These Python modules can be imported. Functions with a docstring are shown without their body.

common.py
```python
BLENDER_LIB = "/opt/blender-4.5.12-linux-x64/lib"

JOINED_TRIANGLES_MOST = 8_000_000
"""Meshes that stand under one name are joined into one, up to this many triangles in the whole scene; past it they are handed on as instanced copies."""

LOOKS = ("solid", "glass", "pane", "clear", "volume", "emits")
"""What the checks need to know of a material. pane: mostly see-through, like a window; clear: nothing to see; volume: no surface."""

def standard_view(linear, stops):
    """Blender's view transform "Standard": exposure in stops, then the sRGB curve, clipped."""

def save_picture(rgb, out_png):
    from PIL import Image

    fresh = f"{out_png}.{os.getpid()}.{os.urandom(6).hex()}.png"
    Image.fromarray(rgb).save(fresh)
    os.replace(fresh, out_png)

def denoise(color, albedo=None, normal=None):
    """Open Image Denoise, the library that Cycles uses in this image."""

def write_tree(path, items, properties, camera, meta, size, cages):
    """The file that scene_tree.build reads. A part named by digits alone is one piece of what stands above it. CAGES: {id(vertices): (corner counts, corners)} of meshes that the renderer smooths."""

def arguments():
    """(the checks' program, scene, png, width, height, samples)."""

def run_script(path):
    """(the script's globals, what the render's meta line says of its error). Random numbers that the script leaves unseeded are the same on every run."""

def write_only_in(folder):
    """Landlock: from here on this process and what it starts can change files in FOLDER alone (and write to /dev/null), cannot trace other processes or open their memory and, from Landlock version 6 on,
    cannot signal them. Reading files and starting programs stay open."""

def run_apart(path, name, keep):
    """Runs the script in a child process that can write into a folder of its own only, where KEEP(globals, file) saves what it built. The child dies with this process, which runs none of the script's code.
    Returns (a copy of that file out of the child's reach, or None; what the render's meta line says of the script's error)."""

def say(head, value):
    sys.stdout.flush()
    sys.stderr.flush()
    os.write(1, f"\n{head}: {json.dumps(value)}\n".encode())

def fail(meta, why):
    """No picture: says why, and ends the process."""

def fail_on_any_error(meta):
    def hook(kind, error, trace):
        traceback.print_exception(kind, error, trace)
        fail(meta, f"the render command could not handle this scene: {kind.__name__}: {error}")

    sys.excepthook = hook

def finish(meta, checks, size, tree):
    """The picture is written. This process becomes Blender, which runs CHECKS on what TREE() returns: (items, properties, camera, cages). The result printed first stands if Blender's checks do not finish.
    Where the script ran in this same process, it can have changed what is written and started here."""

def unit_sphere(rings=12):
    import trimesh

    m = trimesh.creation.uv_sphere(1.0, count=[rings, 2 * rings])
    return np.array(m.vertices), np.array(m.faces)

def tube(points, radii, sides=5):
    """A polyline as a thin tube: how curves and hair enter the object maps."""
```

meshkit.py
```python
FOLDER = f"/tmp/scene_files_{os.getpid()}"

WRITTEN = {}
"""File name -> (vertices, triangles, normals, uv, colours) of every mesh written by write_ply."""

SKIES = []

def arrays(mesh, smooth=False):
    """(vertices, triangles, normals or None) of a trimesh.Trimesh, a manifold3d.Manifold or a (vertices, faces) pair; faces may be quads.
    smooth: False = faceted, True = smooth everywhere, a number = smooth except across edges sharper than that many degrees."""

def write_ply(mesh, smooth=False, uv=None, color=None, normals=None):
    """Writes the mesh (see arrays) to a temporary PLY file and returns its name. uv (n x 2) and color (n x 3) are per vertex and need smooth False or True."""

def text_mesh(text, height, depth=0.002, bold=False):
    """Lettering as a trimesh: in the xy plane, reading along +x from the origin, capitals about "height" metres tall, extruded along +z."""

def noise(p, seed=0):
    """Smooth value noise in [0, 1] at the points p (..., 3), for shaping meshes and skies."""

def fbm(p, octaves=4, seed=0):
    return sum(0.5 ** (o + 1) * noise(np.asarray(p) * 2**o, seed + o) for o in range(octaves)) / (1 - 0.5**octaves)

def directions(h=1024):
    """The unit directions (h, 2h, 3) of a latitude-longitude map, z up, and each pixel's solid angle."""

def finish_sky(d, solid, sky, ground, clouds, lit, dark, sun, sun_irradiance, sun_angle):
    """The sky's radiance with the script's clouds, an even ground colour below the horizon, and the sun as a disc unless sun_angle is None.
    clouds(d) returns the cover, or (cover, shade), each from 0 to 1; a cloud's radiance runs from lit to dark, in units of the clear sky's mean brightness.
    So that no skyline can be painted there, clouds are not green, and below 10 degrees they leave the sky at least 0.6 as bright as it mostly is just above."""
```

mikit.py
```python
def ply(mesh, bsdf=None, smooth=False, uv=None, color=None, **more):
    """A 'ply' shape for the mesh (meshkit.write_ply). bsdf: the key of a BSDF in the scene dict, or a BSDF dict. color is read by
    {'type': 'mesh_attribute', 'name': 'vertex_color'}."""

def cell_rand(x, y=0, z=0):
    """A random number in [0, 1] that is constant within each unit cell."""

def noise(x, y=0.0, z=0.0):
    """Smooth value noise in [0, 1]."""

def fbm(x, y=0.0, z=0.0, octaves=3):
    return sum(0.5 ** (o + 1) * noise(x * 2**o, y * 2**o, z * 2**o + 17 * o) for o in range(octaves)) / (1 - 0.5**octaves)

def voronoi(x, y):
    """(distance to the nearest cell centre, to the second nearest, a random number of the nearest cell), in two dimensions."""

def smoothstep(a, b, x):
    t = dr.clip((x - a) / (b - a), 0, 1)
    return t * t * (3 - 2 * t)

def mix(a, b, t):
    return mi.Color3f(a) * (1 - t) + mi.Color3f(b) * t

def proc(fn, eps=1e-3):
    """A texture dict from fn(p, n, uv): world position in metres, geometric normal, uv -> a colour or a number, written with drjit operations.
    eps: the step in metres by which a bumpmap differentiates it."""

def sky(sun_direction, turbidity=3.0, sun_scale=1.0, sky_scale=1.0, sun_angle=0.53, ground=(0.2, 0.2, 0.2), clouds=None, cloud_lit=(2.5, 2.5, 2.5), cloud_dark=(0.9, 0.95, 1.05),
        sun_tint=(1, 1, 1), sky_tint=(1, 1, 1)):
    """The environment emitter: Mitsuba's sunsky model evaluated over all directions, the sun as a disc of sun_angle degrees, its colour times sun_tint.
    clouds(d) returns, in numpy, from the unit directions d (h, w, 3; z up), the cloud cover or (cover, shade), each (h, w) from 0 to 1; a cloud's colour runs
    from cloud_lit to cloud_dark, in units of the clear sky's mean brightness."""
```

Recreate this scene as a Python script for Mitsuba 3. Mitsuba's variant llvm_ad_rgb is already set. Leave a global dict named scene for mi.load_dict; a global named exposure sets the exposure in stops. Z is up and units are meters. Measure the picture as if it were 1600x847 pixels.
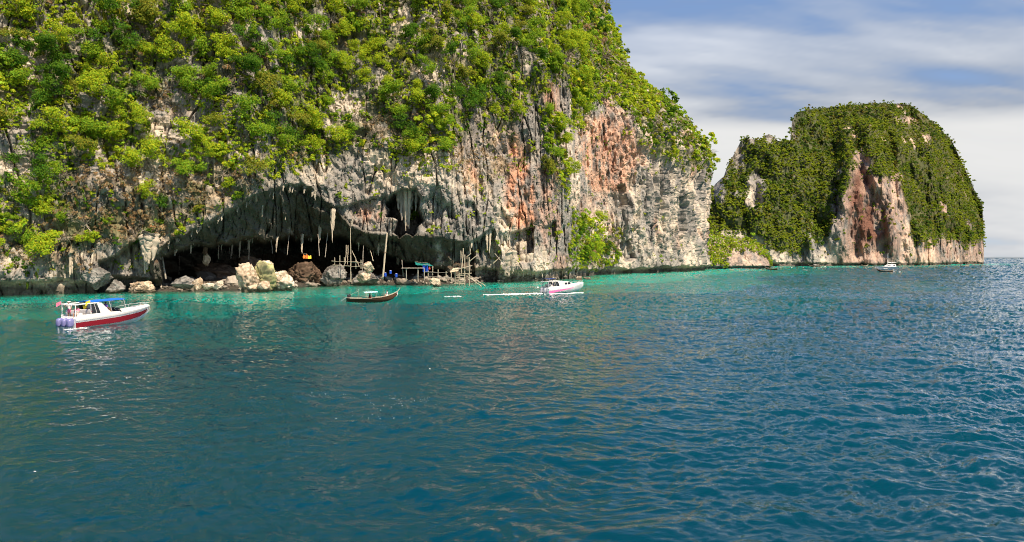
import math, numpy as np, trimesh, mitsuba as mi, drjit as dr, mikit, meshkit
from manifold3d import Manifold
from scipy.interpolate import PchipInterpolator

# ------------------------------------------------------------------ camera, sky, exposure
T = mi.ScalarTransform4f
scene, labels = {}, {}
exposure = 2.45
H, FPX, HZ = 7.5, 1067.0, 403.0            # eye height over the water; focal length and horizon row of the photograph, for at() below
PITCH = math.atan((423.5 - HZ) / FPX)
scene['camera'] = {'type': 'perspective', 'fov': math.degrees(2 * math.atan(800 / FPX)), 'fov_axis': 'x', 'near_clip': 0.5, 'far_clip': 60000.0,
                   'to_world': T().look_at(origin=[0, 0, H], target=[0, 100, H - 100 * math.tan(PITCH)], up=[0, 0, 1])}
SUN = np.array([0.62, -0.60, 1.18])


def clouds(d):
    el = np.degrees(np.arcsin(np.clip(d[..., 2], -1, 1)))
    az = np.degrees(np.arctan2(d[..., 0], d[..., 1]))
    q = np.stack([d[..., 0] / (d[..., 2] + 0.22), d[..., 1] / (d[..., 2] + 0.22), d[..., 2] * 0], -1)
    wisp = meshkit.fbm(q * [1.3, 3.2, 1], 6, seed=11)
    fine = meshkit.fbm(q * [3.0, 10.0, 1] + 0.7 * wisp[..., None], 6, seed=5)
    veil = np.clip(0.98 + 1.1 * (wisp - 0.5) + 0.8 * (fine - 0.5) + 0.25 * np.clip((14 - el) / 14, 0, 1), 0.0, 1)
    veil = veil * np.clip(1.36 - el / 29, 0.16, 1)
    wob = 2.2 * (meshkit.noise(np.stack([az / 14, el * 0, el * 0], -1), 8) - 0.5)
    bank = np.exp(-(((el - 7.4 - wob) / 3.0) ** 2))          # a bright bank low over the sea
    bank = np.where(el < 7.4 + wob, np.maximum(bank ** 0.6, 0.72 + 0.2 * (wisp - 0.5)), np.clip((10.9 + wob - el) / 1.2, 0, 1) * 1.0)
    cover = np.clip(np.maximum(veil, 0.97 * bank), 0, 1)
    grey = np.clip(0.66 - 1.7 * (wisp - 0.45) - 1.1 * (fine - 0.5), 0, 1)
    shade = np.clip(grey * (1 - 0.93 * bank) + 0.10, 0, 1)
    return cover, shade


scene['sky'] = mikit.sky(SUN, turbidity=3, clouds=clouds, cloud_lit=(2.1, 2.08, 2.02), cloud_dark=(0.66, 0.80, 1.05), ground=(0.03, 0.06, 0.07), sky_tint=(0.74, 0.88, 1.02))

# ------------------------------------------------------------------ materials
def rgb(*c): return {'type': 'rgb', 'value': list(c)}
VC = {'type': 'mesh_attribute', 'name': 'vertex_color'}


def rock_height(p, n, uv):
    a = mikit.fbm(p.x * 1.1, p.y * 1.1, p.z * 0.55, 3)
    b = 1 - dr.abs(2 * mikit.noise(p.x * 0.8, p.y * 0.8, p.z * 0.25) - 1)
    return a + 0.5 * b


scene['rock_mat'] = {'type': 'bumpmap', 'arbitrary': mikit.proc(rock_height, eps=0.05), 'scale': 0.26,
                     'bsdf': {'type': 'twosided', 'bsdf': {'type': 'diffuse', 'reflectance': VC}}}
scene['leaf_mat'] = {'type': 'principledthin', 'base_color': VC, 'roughness': 0.55, 'diff_trans': 0.9, 'spec_trans': 0.0, 'eta': 1.3}
scene['bark_mat'] = {'type': 'twosided', 'bsdf': {'type': 'diffuse', 'reflectance': rgb(0.20, 0.17, 0.13)}}
scene['twig_mat'] = {'type': 'twosided', 'bsdf': {'type': 'diffuse', 'reflectance': rgb(0.34, 0.29, 0.23)}}
scene['stone_mat'] = {'type': 'twosided', 'bsdf': {'type': 'diffuse', 'reflectance': VC}}


def smooth01(a, b, x):
    t = np.clip((x - a) / (b - a), 0, 1)
    return t * t * (3 - 2 * t)


def fb(x, y, z, oct=4, seed=0): return meshkit.fbm(np.stack([x, y, z], -1), oct, seed)
def grid_faces(nr, nc):
    i = np.arange(nr * nc).reshape(nr, nc)
    a, b, c, d = i[:-1, :-1].ravel(), i[:-1, 1:].ravel(), i[1:, 1:].ravel(), i[1:, :-1].ravel()
    return np.concatenate([np.stack([a, b, c], 1), np.stack([a, c, d], 1)])


def sdf(poly, x, y):
    """Signed distance in metres, positive inside."""
    P = np.asarray(poly, float)
    best, inside = np.full(x.shape, 1e18), np.zeros(x.shape, bool)
    for (x0, y0), (x1, y1) in zip(P, np.roll(P, -1, 0)):
        ex, ey = x1 - x0, y1 - y0
        t = np.clip(((x - x0) * ex + (y - y0) * ey) / max(ex * ex + ey * ey, 1e-9), 0, 1)
        best = np.minimum(best, (x - x0 - t * ex) ** 2 + (y - y0 - t * ey) ** 2)
        if y0 != y1:
            inside ^= ((y0 > y) != (y1 > y)) & (x < (x1 - x0) * (y - y0) / (y1 - y0) + x0)
    return np.where(inside, 1, -1) * np.sqrt(best)


# ------------------------------------------------------------------ the big cliff: plan of its foot, lean, caves
# station q: one unit is about a tenth of a degree of bearing along the foot; the foot's distance was measured from the waterline
PLAN = np.array([(-250, 118), (-100, 128), (0, 134.5), (90, 141), (184, 146), (300, 151), (399, 156), (467, 172), (558, 186), (640, 188), (682, 189), (760, 206), (850, 222),
                 (885, 238), (937, 300), (1001, 334), (1081, 385), (1109, 440)], float)
WRAP = [(1135, 126, 472), (1165, 122, 503), (1200, 110, 530), (1240, 80, 550), (1280, 30, 560)]
qs = np.concatenate([PLAN[:, 0], [w[0] for w in WRAP]])
PLAN_X = (PLAN[:, 0] - 800) / FPX * PLAN[:, 1] - np.array([0] * 16 + [1.0, 3.0])
xs = np.concatenate([PLAN_X, [w[1] for w in WRAP]])
ys = np.concatenate([PLAN[:, 1], [w[2] for w in WRAP]])
UQ = [(-250, 1), (850, 1), (937, 0.75), (1001, 0.5), (1081, 0.15), (1109, 0), (1300, 0)]


PX, PY = PchipInterpolator(qs, xs), PchipInterpolator(qs, ys)


def plan(q):
    X, Y = PX(q), PY(q)
    w = np.interp(q, [a for a, _ in UQ], [b for _, b in UQ])
    rad = np.stack([X, Y], -1) / np.hypot(X, Y)[..., None]
    ang = np.interp(q, [1000, 1109, 1165, 1200, 1240, 1280], np.radians([150, 148, 180, 215, 250, 265]))
    u = w[..., None] * rad + (1 - w[..., None]) * np.stack([np.cos(ang), np.sin(ang)], -1)
    return X, Y, u / np.linalg.norm(u, axis=-1, keepdims=True)


LEAN_END = ([0, 66, 76, 99, 112, 134, 161, 187, 230], [0, -1.0, 1, 20, 37, 57, 69, 77, 90])


def lean(q, z):
    left = 0.20 * np.maximum(z - 22, 0) + 0.3 * np.maximum(z - 75, 0)
    mid = 0.10 * np.maximum(z - 30, 0) + 0.42 * np.maximum(z - 72, 0)
    w1, w2 = smooth01(660, 900, q), smooth01(930, 1060, q)
    return (left * (1 - w1) + mid * w1) * (1 - w2) + np.interp(z, *LEAN_END) * w2


def smooth_face(q, z):
    X, Y, u = plan(q)
    d = lean(q, z)
    return X + u[..., 0] * d, Y + u[..., 1] * d


def at_face(x, y):
    """The (station, height) of the smooth cliff face behind a point measured on the photograph."""
    q, z = np.array(x, float), np.zeros(np.shape(x)) + 10.0
    y = np.asarray(y, float)
    for _ in range(160):
        X, Y = smooth_face(q, z)
        q = np.clip(q + 0.3 * (x - (800 + FPX * X / Y)), -250, 1150)
        z = np.clip(z + 0.3 * (H + (HZ - y) / FPX * Y - z), -5, 235)
    return q, z


AQ = np.linspace(-260, 1290, 3000)
_X, _Y, _ = plan(AQ)
AM = np.concatenate([[0], np.cumsum(np.clip(np.minimum(np.hypot(np.diff(_X), np.diff(_Y)), _Y[1:] / FPX * np.diff(AQ)), 1e-3, None))])
def metres(q): return np.interp(q, AQ, AM)


def poly(pts):
    p = np.array(pts, float)
    q, z = at_face(p[:, 0], p[:, 1])
    return np.stack([metres(q), z], 1)


# outlines of the hollows: (points, depth, width of the edge, kind)
CAVERN = poly([(232, 470), (238, 404), (247, 386), (264, 371), (300, 357), (330, 345), (352, 333), (375, 319), (395, 306), (415, 297), (435, 291), (455, 288), (472, 288), (490, 297),
               (506, 310), (520, 320), (536, 334), (548, 352), (575, 362), (604, 369), (640, 364), (672, 366), (702, 372), (735, 381), (744, 402), (742, 470)])
DEEP = poly([(248, 490), (256, 404), (268, 392), (282, 383), (300, 377), (340, 375), (370, 372), (400, 367), (425, 370), (450, 365), (478, 368), (500, 364), (530, 363), (548, 373), (575, 385), (600, 395), (625, 405), (650, 413), (690, 421), (715, 430), (715, 490)])
ALCOVE = poly([(521, 322), (560, 315), (600, 305), (612, 330), (608, 364), (575, 360), (548, 350), (534, 334)])
HOLE = poly([(599, 314), (612, 301), (628, 293), (640, 300), (652, 296), (661, 312), (655, 326), (663, 342), (652, 352), (648, 369), (634, 362), (622, 373), (612, 360), (616, 344), (603, 340), (608, 326)])
HOLLOWS = [  # the lesser recesses
    (ALCOVE, 2.6, 0.5), (HOLE, 20.0, 1.0),
    (poly([(646, 318), (680, 306), (706, 318), (712, 341), (694, 346), (664, 362), (652, 352)]), 3.2, 1.6),
    (poly([(724, 312), (745, 316), (752, 354), (737, 354)]), 2.6, 0.8),
    (poly([(730, 381), (756, 366), (773, 358), (777, 376), (786, 398), (779, 446), (732, 448)]), 6.5, 1.0),
    (poly([(797, 361), (834, 352), (836, 383), (832, 408), (812, 410), (799, 394)]), 5.5, 0.5),
    (poly([(850, 355), (870, 344), (870, 366), (856, 376)]), 3.6, 0.6),
    (poly([(774, 340), (785, 319), (797, 354), (784, 363)]), 3.0, 0.8),
    (poly([(812, 204), (828, 200), (832, 262), (815, 268)]), 1.6, 0.5),
    (poly([(840, 268), (856, 262), (862, 300), (846, 306)]), 1.6, 0.5),
    (poly([(962, 292), (976, 286), (985, 322), (968, 330)]), 7.0, 1.0),
    (poly([(971, 378), (986, 372), (995, 404), (975, 412)]), 5.0, 1.0),
    (poly([(938, 196), (946, 190), (950, 236), (940, 240)]), 3.0, 0.8),
    (poly([(1064, 306), (1074, 300), (1076, 360), (1060, 372)]), 4.5, 1.0),
    (poly([(1030, 262), (1038, 258), (1040, 330), (1030, 336)]), 3.0, 0.8),
    (poly([(150, 407), (178, 398), (205, 378), (232, 366), (243, 380), (240, 465), (150, 465)]), 5.5, 0.8),
    (poly([(88, 404), (118, 392), (124, 440), (84, 446)]), 3.0, 0.8),
    (poly([(885, 128), (905, 120), (908, 190), (890, 196)]), 3.0, 1.2),
]

BARE = [poly(p) for p in (
    [(640, 236), (700, 218), (760, 204), (800, 196), (846, 150), (880, 132), (900, 172), (940, 152), (965, 167), (1000, 228), (1060, 262), (1128, 278), (1135, 440), (640, 470)],
    [(232, 378), (350, 322), (430, 272), (520, 246), (562, 232), (640, 250), (650, 470), (232, 470)],
    [(-40, 214), (60, 206), (98, 246), (76, 290), (-40, 276)], [(214, 166), (290, 150), (332, 182), (300, 232), (250, 250), (215, 215)], [(-40, 405), (240, 372), (240, 480), (-40, 480)],
    [(100, 40), (128, 44), (118, 84), (84, 70)], [(205, 10), (226, 20), (222, 42), (206, 36)], [(620, 10), (650, 20), (655, 70), (634, 64)], [(655, 90), (690, 110), (696, 150), (668, 130)],
    [(540, 70), (566, 60), (580, 100), (552, 104)], [(268, 100), (310, 92), (318, 125), (275, 130)], [(1000, 60), (1010, 72), (1012, 100), (998, 88)],
    [(30, 300), (62, 290), (70, 350), (25, 360)], [(505, 150), (560, 140), (575, 175), (520, 180)])]
LUSH = [poly(p) for p in ([(846, 165), (874, 185), (888, 300), (866, 300), (844, 236)], [(892, 326), (915, 340), (958, 362), (968, 410), (926, 424), (886, 416)], [(655, 196), (716, 196), (692, 272), (655, 262)],
                          [(890, 130), (912, 120), (908, 200), (892, 206)], [(100, 235), (175, 215), (230, 290), (130, 330), (80, 310)], [(34, 402), (60, 398), (66, 420), (34, 420)])]
DRY = [poly(p) for p in ([(120, 258), (250, 250), (345, 262), (420, 280), (330, 335), (245, 362), (230, 395), (60, 420), (-20, 410), (-20, 370), (90, 350)], [(225, 130), (275, 130), (300, 175), (240, 200)],
                         [(560, 190), (660, 180), (670, 215), (580, 222)], [(690, 240), (790, 205), (840, 240), (740, 300)])]
ORANGE = [(poly(p), w) for p, w in (([(796, 214), (812, 210), (826, 262), (838, 300), (842, 352), (800, 362), (790, 330), (788, 290)], 1.0), ([(726, 258), (744, 252), (748, 300), (728, 302)], 0.8),
                                    ([(905, 190), (940, 178), (985, 196), (996, 250), (985, 300), (925, 300), (900, 250)], 0.75), ([(840, 262), (870, 250), (872, 330), (846, 350)], 0.5),
                                    ([(846, 140), (870, 132), (872, 180), (850, 176)], 0.8), ([(200, 352), (216, 348), (214, 366), (202, 366)], 0.8), ([(545, 320), (600, 315), (600, 345), (552, 350)], 0.55),
                                    ([(895, 300), (960, 300), (960, 370), (900, 330)], 0.3), ([(865, 395), (890, 400), (886, 436), (858, 430)], 0.4))]


def inside(polys, a, z, w):
    m = np.zeros(a.shape)
    for p in polys:
        lo, hi = p.min(0) - w, p.max(0) + w
        k = (a > lo[0]) & (a < hi[0]) & (z > lo[1]) & (z < hi[1])
        m[k] = np.maximum(m[k], smooth01(-w, w, sdf(p, a[k], z[k])))
    return m


def build_cliff():
    q = np.concatenate([np.arange(-250, -20, 3.0), np.arange(-20, 1112, 1.1), np.arange(1112, 1281, 4.0)])
    z = [-4.0]
    while z[-1] < 232:
        z.append(z[-1] + 0.33 + 0.012 * max(0, z[-1] - 45))
    Q, Z = np.meshgrid(q, np.array(z))
    X, Y, u = plan(Q)
    L = lean(Q, Z)
    Xs, Ys = X + u[..., 0] * L, Y + u[..., 1] * L
    A = metres(Q)
    # warped coordinates make the outlines of the hollows uneven
    wa = A + 3.8 * (fb(Xs / 4.5, Ys / 4.5, Z / 6, 4, 21) - 0.5)
    wz = Z + 3.4 * (fb(Xs / 4.5, Ys / 4.5, Z / 5, 4, 22) - 0.5)
    veg_top = smooth01(40, 90, Z)
    d = L + 7.0 * (fb(Xs / 30, Ys / 30, Z / 34, 3, 1) - 0.5) * smooth01(8, 40, Z) * (1 + 0.6 * veg_top)
    d += 4.6 * (fb(Xs / 9, Ys / 9, Z / 22, 4, 2) - 0.5)                                  # buttresses
    rid = 1 - np.abs(2 * fb(Xs / 3.2, Ys / 3.2, Z / 14, 3, 3) - 1)
    d -= 2.3 * (rid - 0.75)                                                              # flutes
    col = 1 - np.abs(2 * fb(Xs / 6.5, Ys / 6.5, Z / 60, 3, 7) - 1)
    right = smooth01(880, 960, Q)
    d -= (2.4 + 2.6 * right) * (col - 0.7) * smooth01(2, 12, Z)                                           # tall ribs
    rid2 = 1 - np.abs(2 * fb(Xs / 1.3, Ys / 1.3, Z / 4.5, 3, 5) - 1)
    d -= 1.1 * (rid2 - 0.75)
    d += (1.3 - 0.5 * right) * (fb(Xs / 2.2, Ys / 2.2, Z / 2.6, 4, 4) - 0.5)
    blk = fb(Xs / 6 + 0.3 * Z / 6, Ys / 6, Z / 8, 3, 8)
    d += 5.5 * (0.65 * np.round(blk * 8) / 8 + 0.35 * blk - 0.5)                           # broken steps
    blk = fb(Xs / 2.6, Ys / 2.6 + 0.2 * Z, Z / 2.2, 2, 10)
    d += (1.5 - 0.9 * right) * (np.round(blk * 6) / 6 - 0.5)
    led = fb(Xs / 14, Ys / 14, Z / 1.6 + 0.04 * A, 2, 6)
    d += 0.9 * (np.abs(2 * led - 1) - 0.25) * smooth01(16, 26, Z) * (1 - smooth01(0.3, 0.8, inside(BARE[:2], A, Z, 3)) * 0.5)    # bedding ledges
    crack = np.clip(1 - np.abs(fb(Xs / 2.4, Ys / 2.4, Z / 9, 3, 9) - 0.5) / 0.02, 0, 1)
    d += 0.7 * crack
    crack = np.clip(1 - np.abs(fb(Xs / 5, Ys / 5, Z / 34, 3, 12) - 0.5) / 0.022, 0, 1)
    d += 2.0 * crack * smooth01(4, 9, Z)                                                   # long fissures
    # waterline notch
    nz = 2.3 + 1.5 * (fb(Xs / 12, Ys / 12, Z * 0, 3, 31) - 0.5) * 2
    nz = np.where((Q > 740) & (Q < 900), nz + 0.9, nz)
    notch = smooth01(0.9, -0.5, Z - nz - 0.6 * (fb(Xs / 1.6, Ys / 1.6, Z / 3, 3, 33) - 0.5))
    d = d - 1.6 * smooth01(10, 3.5, Z)
    d += 4.4 * notch
    for P, D, w in HOLLOWS:
        lo, hi = P.min(0) - 6, P.max(0) + 6
        c0, c1 = np.searchsorted(A[0], [lo[0], hi[0]])
        r0, r1 = np.searchsorted(Z[:, 0], [lo[1], hi[1]])
        sl = np.s_[r0:r1, c0:c1]
        d[sl] += D * smooth01(-0.15 * w, w, sdf(P, (0.25 * A + 0.75 * wa)[sl], (0.25 * Z + 0.75 * wz)[sl]))
    # the cavern: a vault that falls inwards, a deep dark chamber, a floor that rises inwards
    c0, c1 = np.searchsorted(A[0], [CAVERN[:, 0].min() - 8, CAVERN[:, 0].max() + 8])
    sl = np.s_[: np.searchsorted(Z[:, 0], 40), c0:c1]
    s1, s2 = sdf(CAVERN, wa[sl], wz[sl]), sdf(DEEP, wa[sl], wz[sl])
    fold = 0.6 * np.sin((A + 1.5 * Z)[sl] * 1.1 + 5 * fb(A[sl] / 6, Z[sl] / 6, Z[sl] * 0, 2, 41)) * smooth01(0, 2, s1)
    vault = np.where(s1 > 0, 1.8 * smooth01(0, 0.8, s1) + 1.3 * np.clip(s1, 0, 18), 0) + fold
    cave = vault + 34 * smooth01(-0.2, 1.4, s2)
    floor = np.interp(Z[sl] + 1.6 * (fb(Xs[sl] / 5, Ys[sl] / 5, Z[sl] / 9, 3, 44) - 0.62), [-4, 0.2, 0.9, 1.6, 2.4, 3.3, 4.2], [4.0, 4.6, 6.5, 11, 20, 40, 90])
    d[sl] = np.where(s1 > 0, np.minimum(d[sl] + cave, floor + 0.5 * L[sl]), d[sl])
    P = np.stack([X + u[..., 0] * d, Y + u[..., 1] * d, Z], -1)
    return q, np.array(z), Q, Z, A, u, d, P


cq, cz, CQ, CZ, CA, CU, CD, CP = build_cliff()


def normals_of(P):
    n = np.cross(np.gradient(P, axis=1), np.gradient(P, axis=0))
    return n / np.maximum(np.linalg.norm(n, axis=-1, keepdims=True), 1e-9)


CN = normals_of(CP)


def rock_colour(P, A, Z, orange, pale=0.0, seed=50):
    x, y = P[..., 0], P[..., 1]
    n1, n2 = fb(x / 11, y / 11, Z / 16, 4, seed), fb(x / 1.6, y / 1.6, Z / 3.5, 4, seed + 1)
    streak = fb(x / 1.3, y / 1.3, Z / 22, 4, seed + 2)
    fine = fb(x / 0.7, y / 0.7, Z / 0.9, 2, seed + 3)
    grey, cream, dark = np.array([.25, .235, .215]), np.array([.54, .465, .375]), np.array([.075, .075, .073])
    k = smooth01(0.46, 0.66, 0.68 * n1 + 0.32 * n2 + pale)[..., None]
    c = grey * (1 - k) + cream * k
    o = np.clip(orange, 0, 1)[..., None] * 0.95 * smooth01(0.33, 0.54, 0.6 * n2 + 0.4 * fb(x / 5, y / 5, Z / 9, 3, seed + 4))[..., None]
    c = c * (1 - o) + (np.array([.56, .275, .165]) * (0.75 + 0.5 * n1[..., None])) * o
    s = (smooth01(0.50, 0.64, streak) * smooth01(0.62, 0.40, n1) * smooth01(0.25, 0.5, fb(x / 7, y / 7, Z / 12, 3, seed + 6)))[..., None] * 0.8
    c = c * (1 - s) + dark * s
    return c * (0.72 + 0.56 * fine[..., None])


def cliff_colour():
    A, Z = CA, CZ
    aa = A + 5 * (fb(CP[..., 0] / 4, CP[..., 1] / 4, Z / 10, 4, 61) - 0.5)
    o = np.zeros(A.shape)
    for p, w in ORANGE:
        o = np.maximum(o, w * smooth01(-1.5, 2.0, sdf(p, aa, Z)))
    general = 0.45 * smooth01(0.55, 0.7, fb(CP[..., 0] / 16, CP[..., 1] / 16, Z / 20, 3, 63)) * smooth01(640, 900, CQ)
    o = np.maximum(o, general)
    c = rock_colour(CP, A, Z, 0.9 * o, 0.045 * smooth01(900, 960, CQ))       # cleaner, paler stone on the right-hand face
    dry = inside(DRY, A, Z, 3)[..., None] * smooth01(0.4, 0.6, fb(CP[..., 0] / 3, CP[..., 1] / 3, Z / 4, 3, 64))[..., None] * 0.7
    c = c * (1 - dry) + np.array([.36, .27, .17]) * dry
    # soil and moss between the bushes
    green = (1 - inside(BARE, A, Z, 3))[..., None] * smooth01(0.4, 0.62, fb(CP[..., 0] / 5, CP[..., 1] / 5, Z / 7, 4, 65))[..., None] * 0.75
    c = c * (1 - green) + np.array([.11, .12, .045]) * green
    cave_shade = inside([CAVERN], A, Z, 0.8)[..., None] * smooth01(0.22, 0.38, fb(CP[..., 0] / 3, CP[..., 1] / 3, Z / 5, 4, 66))[..., None] * 0.95    # shade of the cavern painted into the rock colour, in dark patches
    c = c * (1 - cave_shade) + np.array([.08, .076, .062]) * cave_shade
    shaded_dirt = (inside([CAVERN], A, Z, 0.5) * smooth01(0.25, 0.6, CN[..., 2]) * (Z < 9) * smooth01(0.25, 0.4, fb(CP[..., 0] / 2, CP[..., 1] / 2, Z, 3, 68)))[..., None]     # brown dirt of the cave floor, its colour darkened for the rim's shade
    c = c * (1 - shaded_dirt) + np.array([.085, .06, .042]) * shaded_dirt
    wet = smooth01(2.6, 1.0, Z + 1.2 * (fb(CP[..., 0] / 2, CP[..., 1] / 2, Z, 3, 67) - 0.5))[..., None] * 0.8       # tide-stained band
    return c * (1 - wet) + np.array([.055, .052, .045]) * wet


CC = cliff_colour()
top = CP[-1].copy()
top[:, :2] += CU[-1] * 70
top[:, 2] += 8
cv = np.concatenate([CP.reshape(-1, 3), top])
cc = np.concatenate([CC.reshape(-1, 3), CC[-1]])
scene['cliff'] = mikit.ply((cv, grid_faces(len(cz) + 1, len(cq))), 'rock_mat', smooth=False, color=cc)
labels['cliff'] = {'label': 'tall overgrown limestone sea cliff with a wide dark cave at its foot', 'kind': 'structure'}


def on_cliff(q, z):
    """Point and outward normal of the finished cliff at a station and height."""
    j, i = np.interp(q, cq, np.arange(len(cq))), np.interp(z, cz, np.arange(len(cz)))
    j0, i0 = np.clip(j.astype(int), 0, len(cq) - 2), np.clip(i.astype(int), 0, len(cz) - 2)
    fj, fi = (j - j0)[:, None], (i - i0)[:, None]
    f = lambda G: (G[i0, j0] * (1 - fj) + G[i0, j0 + 1] * fj) * (1 - fi) + (G[i0 + 1, j0] * (1 - fj) + G[i0 + 1, j0 + 1] * fj) * fi  # noqa: E731
    return f(CP), f(CN)


# ------------------------------------------------------------------ the far island
ISKY = np.array([(1085, 330), (1104, 300), (1112, 290), (1117, 284), (1130, 275), (1135, 258), (1145, 240), (1156, 219), (1165, 214), (1188, 217), (1192, 211), (1200, 208), (1207, 211), (1214, 221), (1233, 223),
                 (1236, 188), (1241, 177), (1256, 172), (1310, 169), (1330, 167), (1395, 165), (1420, 168), (1440, 182), (1460, 198), (1485, 223), (1500, 252), (1511, 274), (1526, 306), (1534, 318),
                 (1535, 345), (1537, 378), (1537, 412)], float)
IBASE = np.array([(1085, 585), (1112, 592), (1240, 610), (1340, 640), (1440, 684), (1535, 842), (1545, 900)], float)


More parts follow.
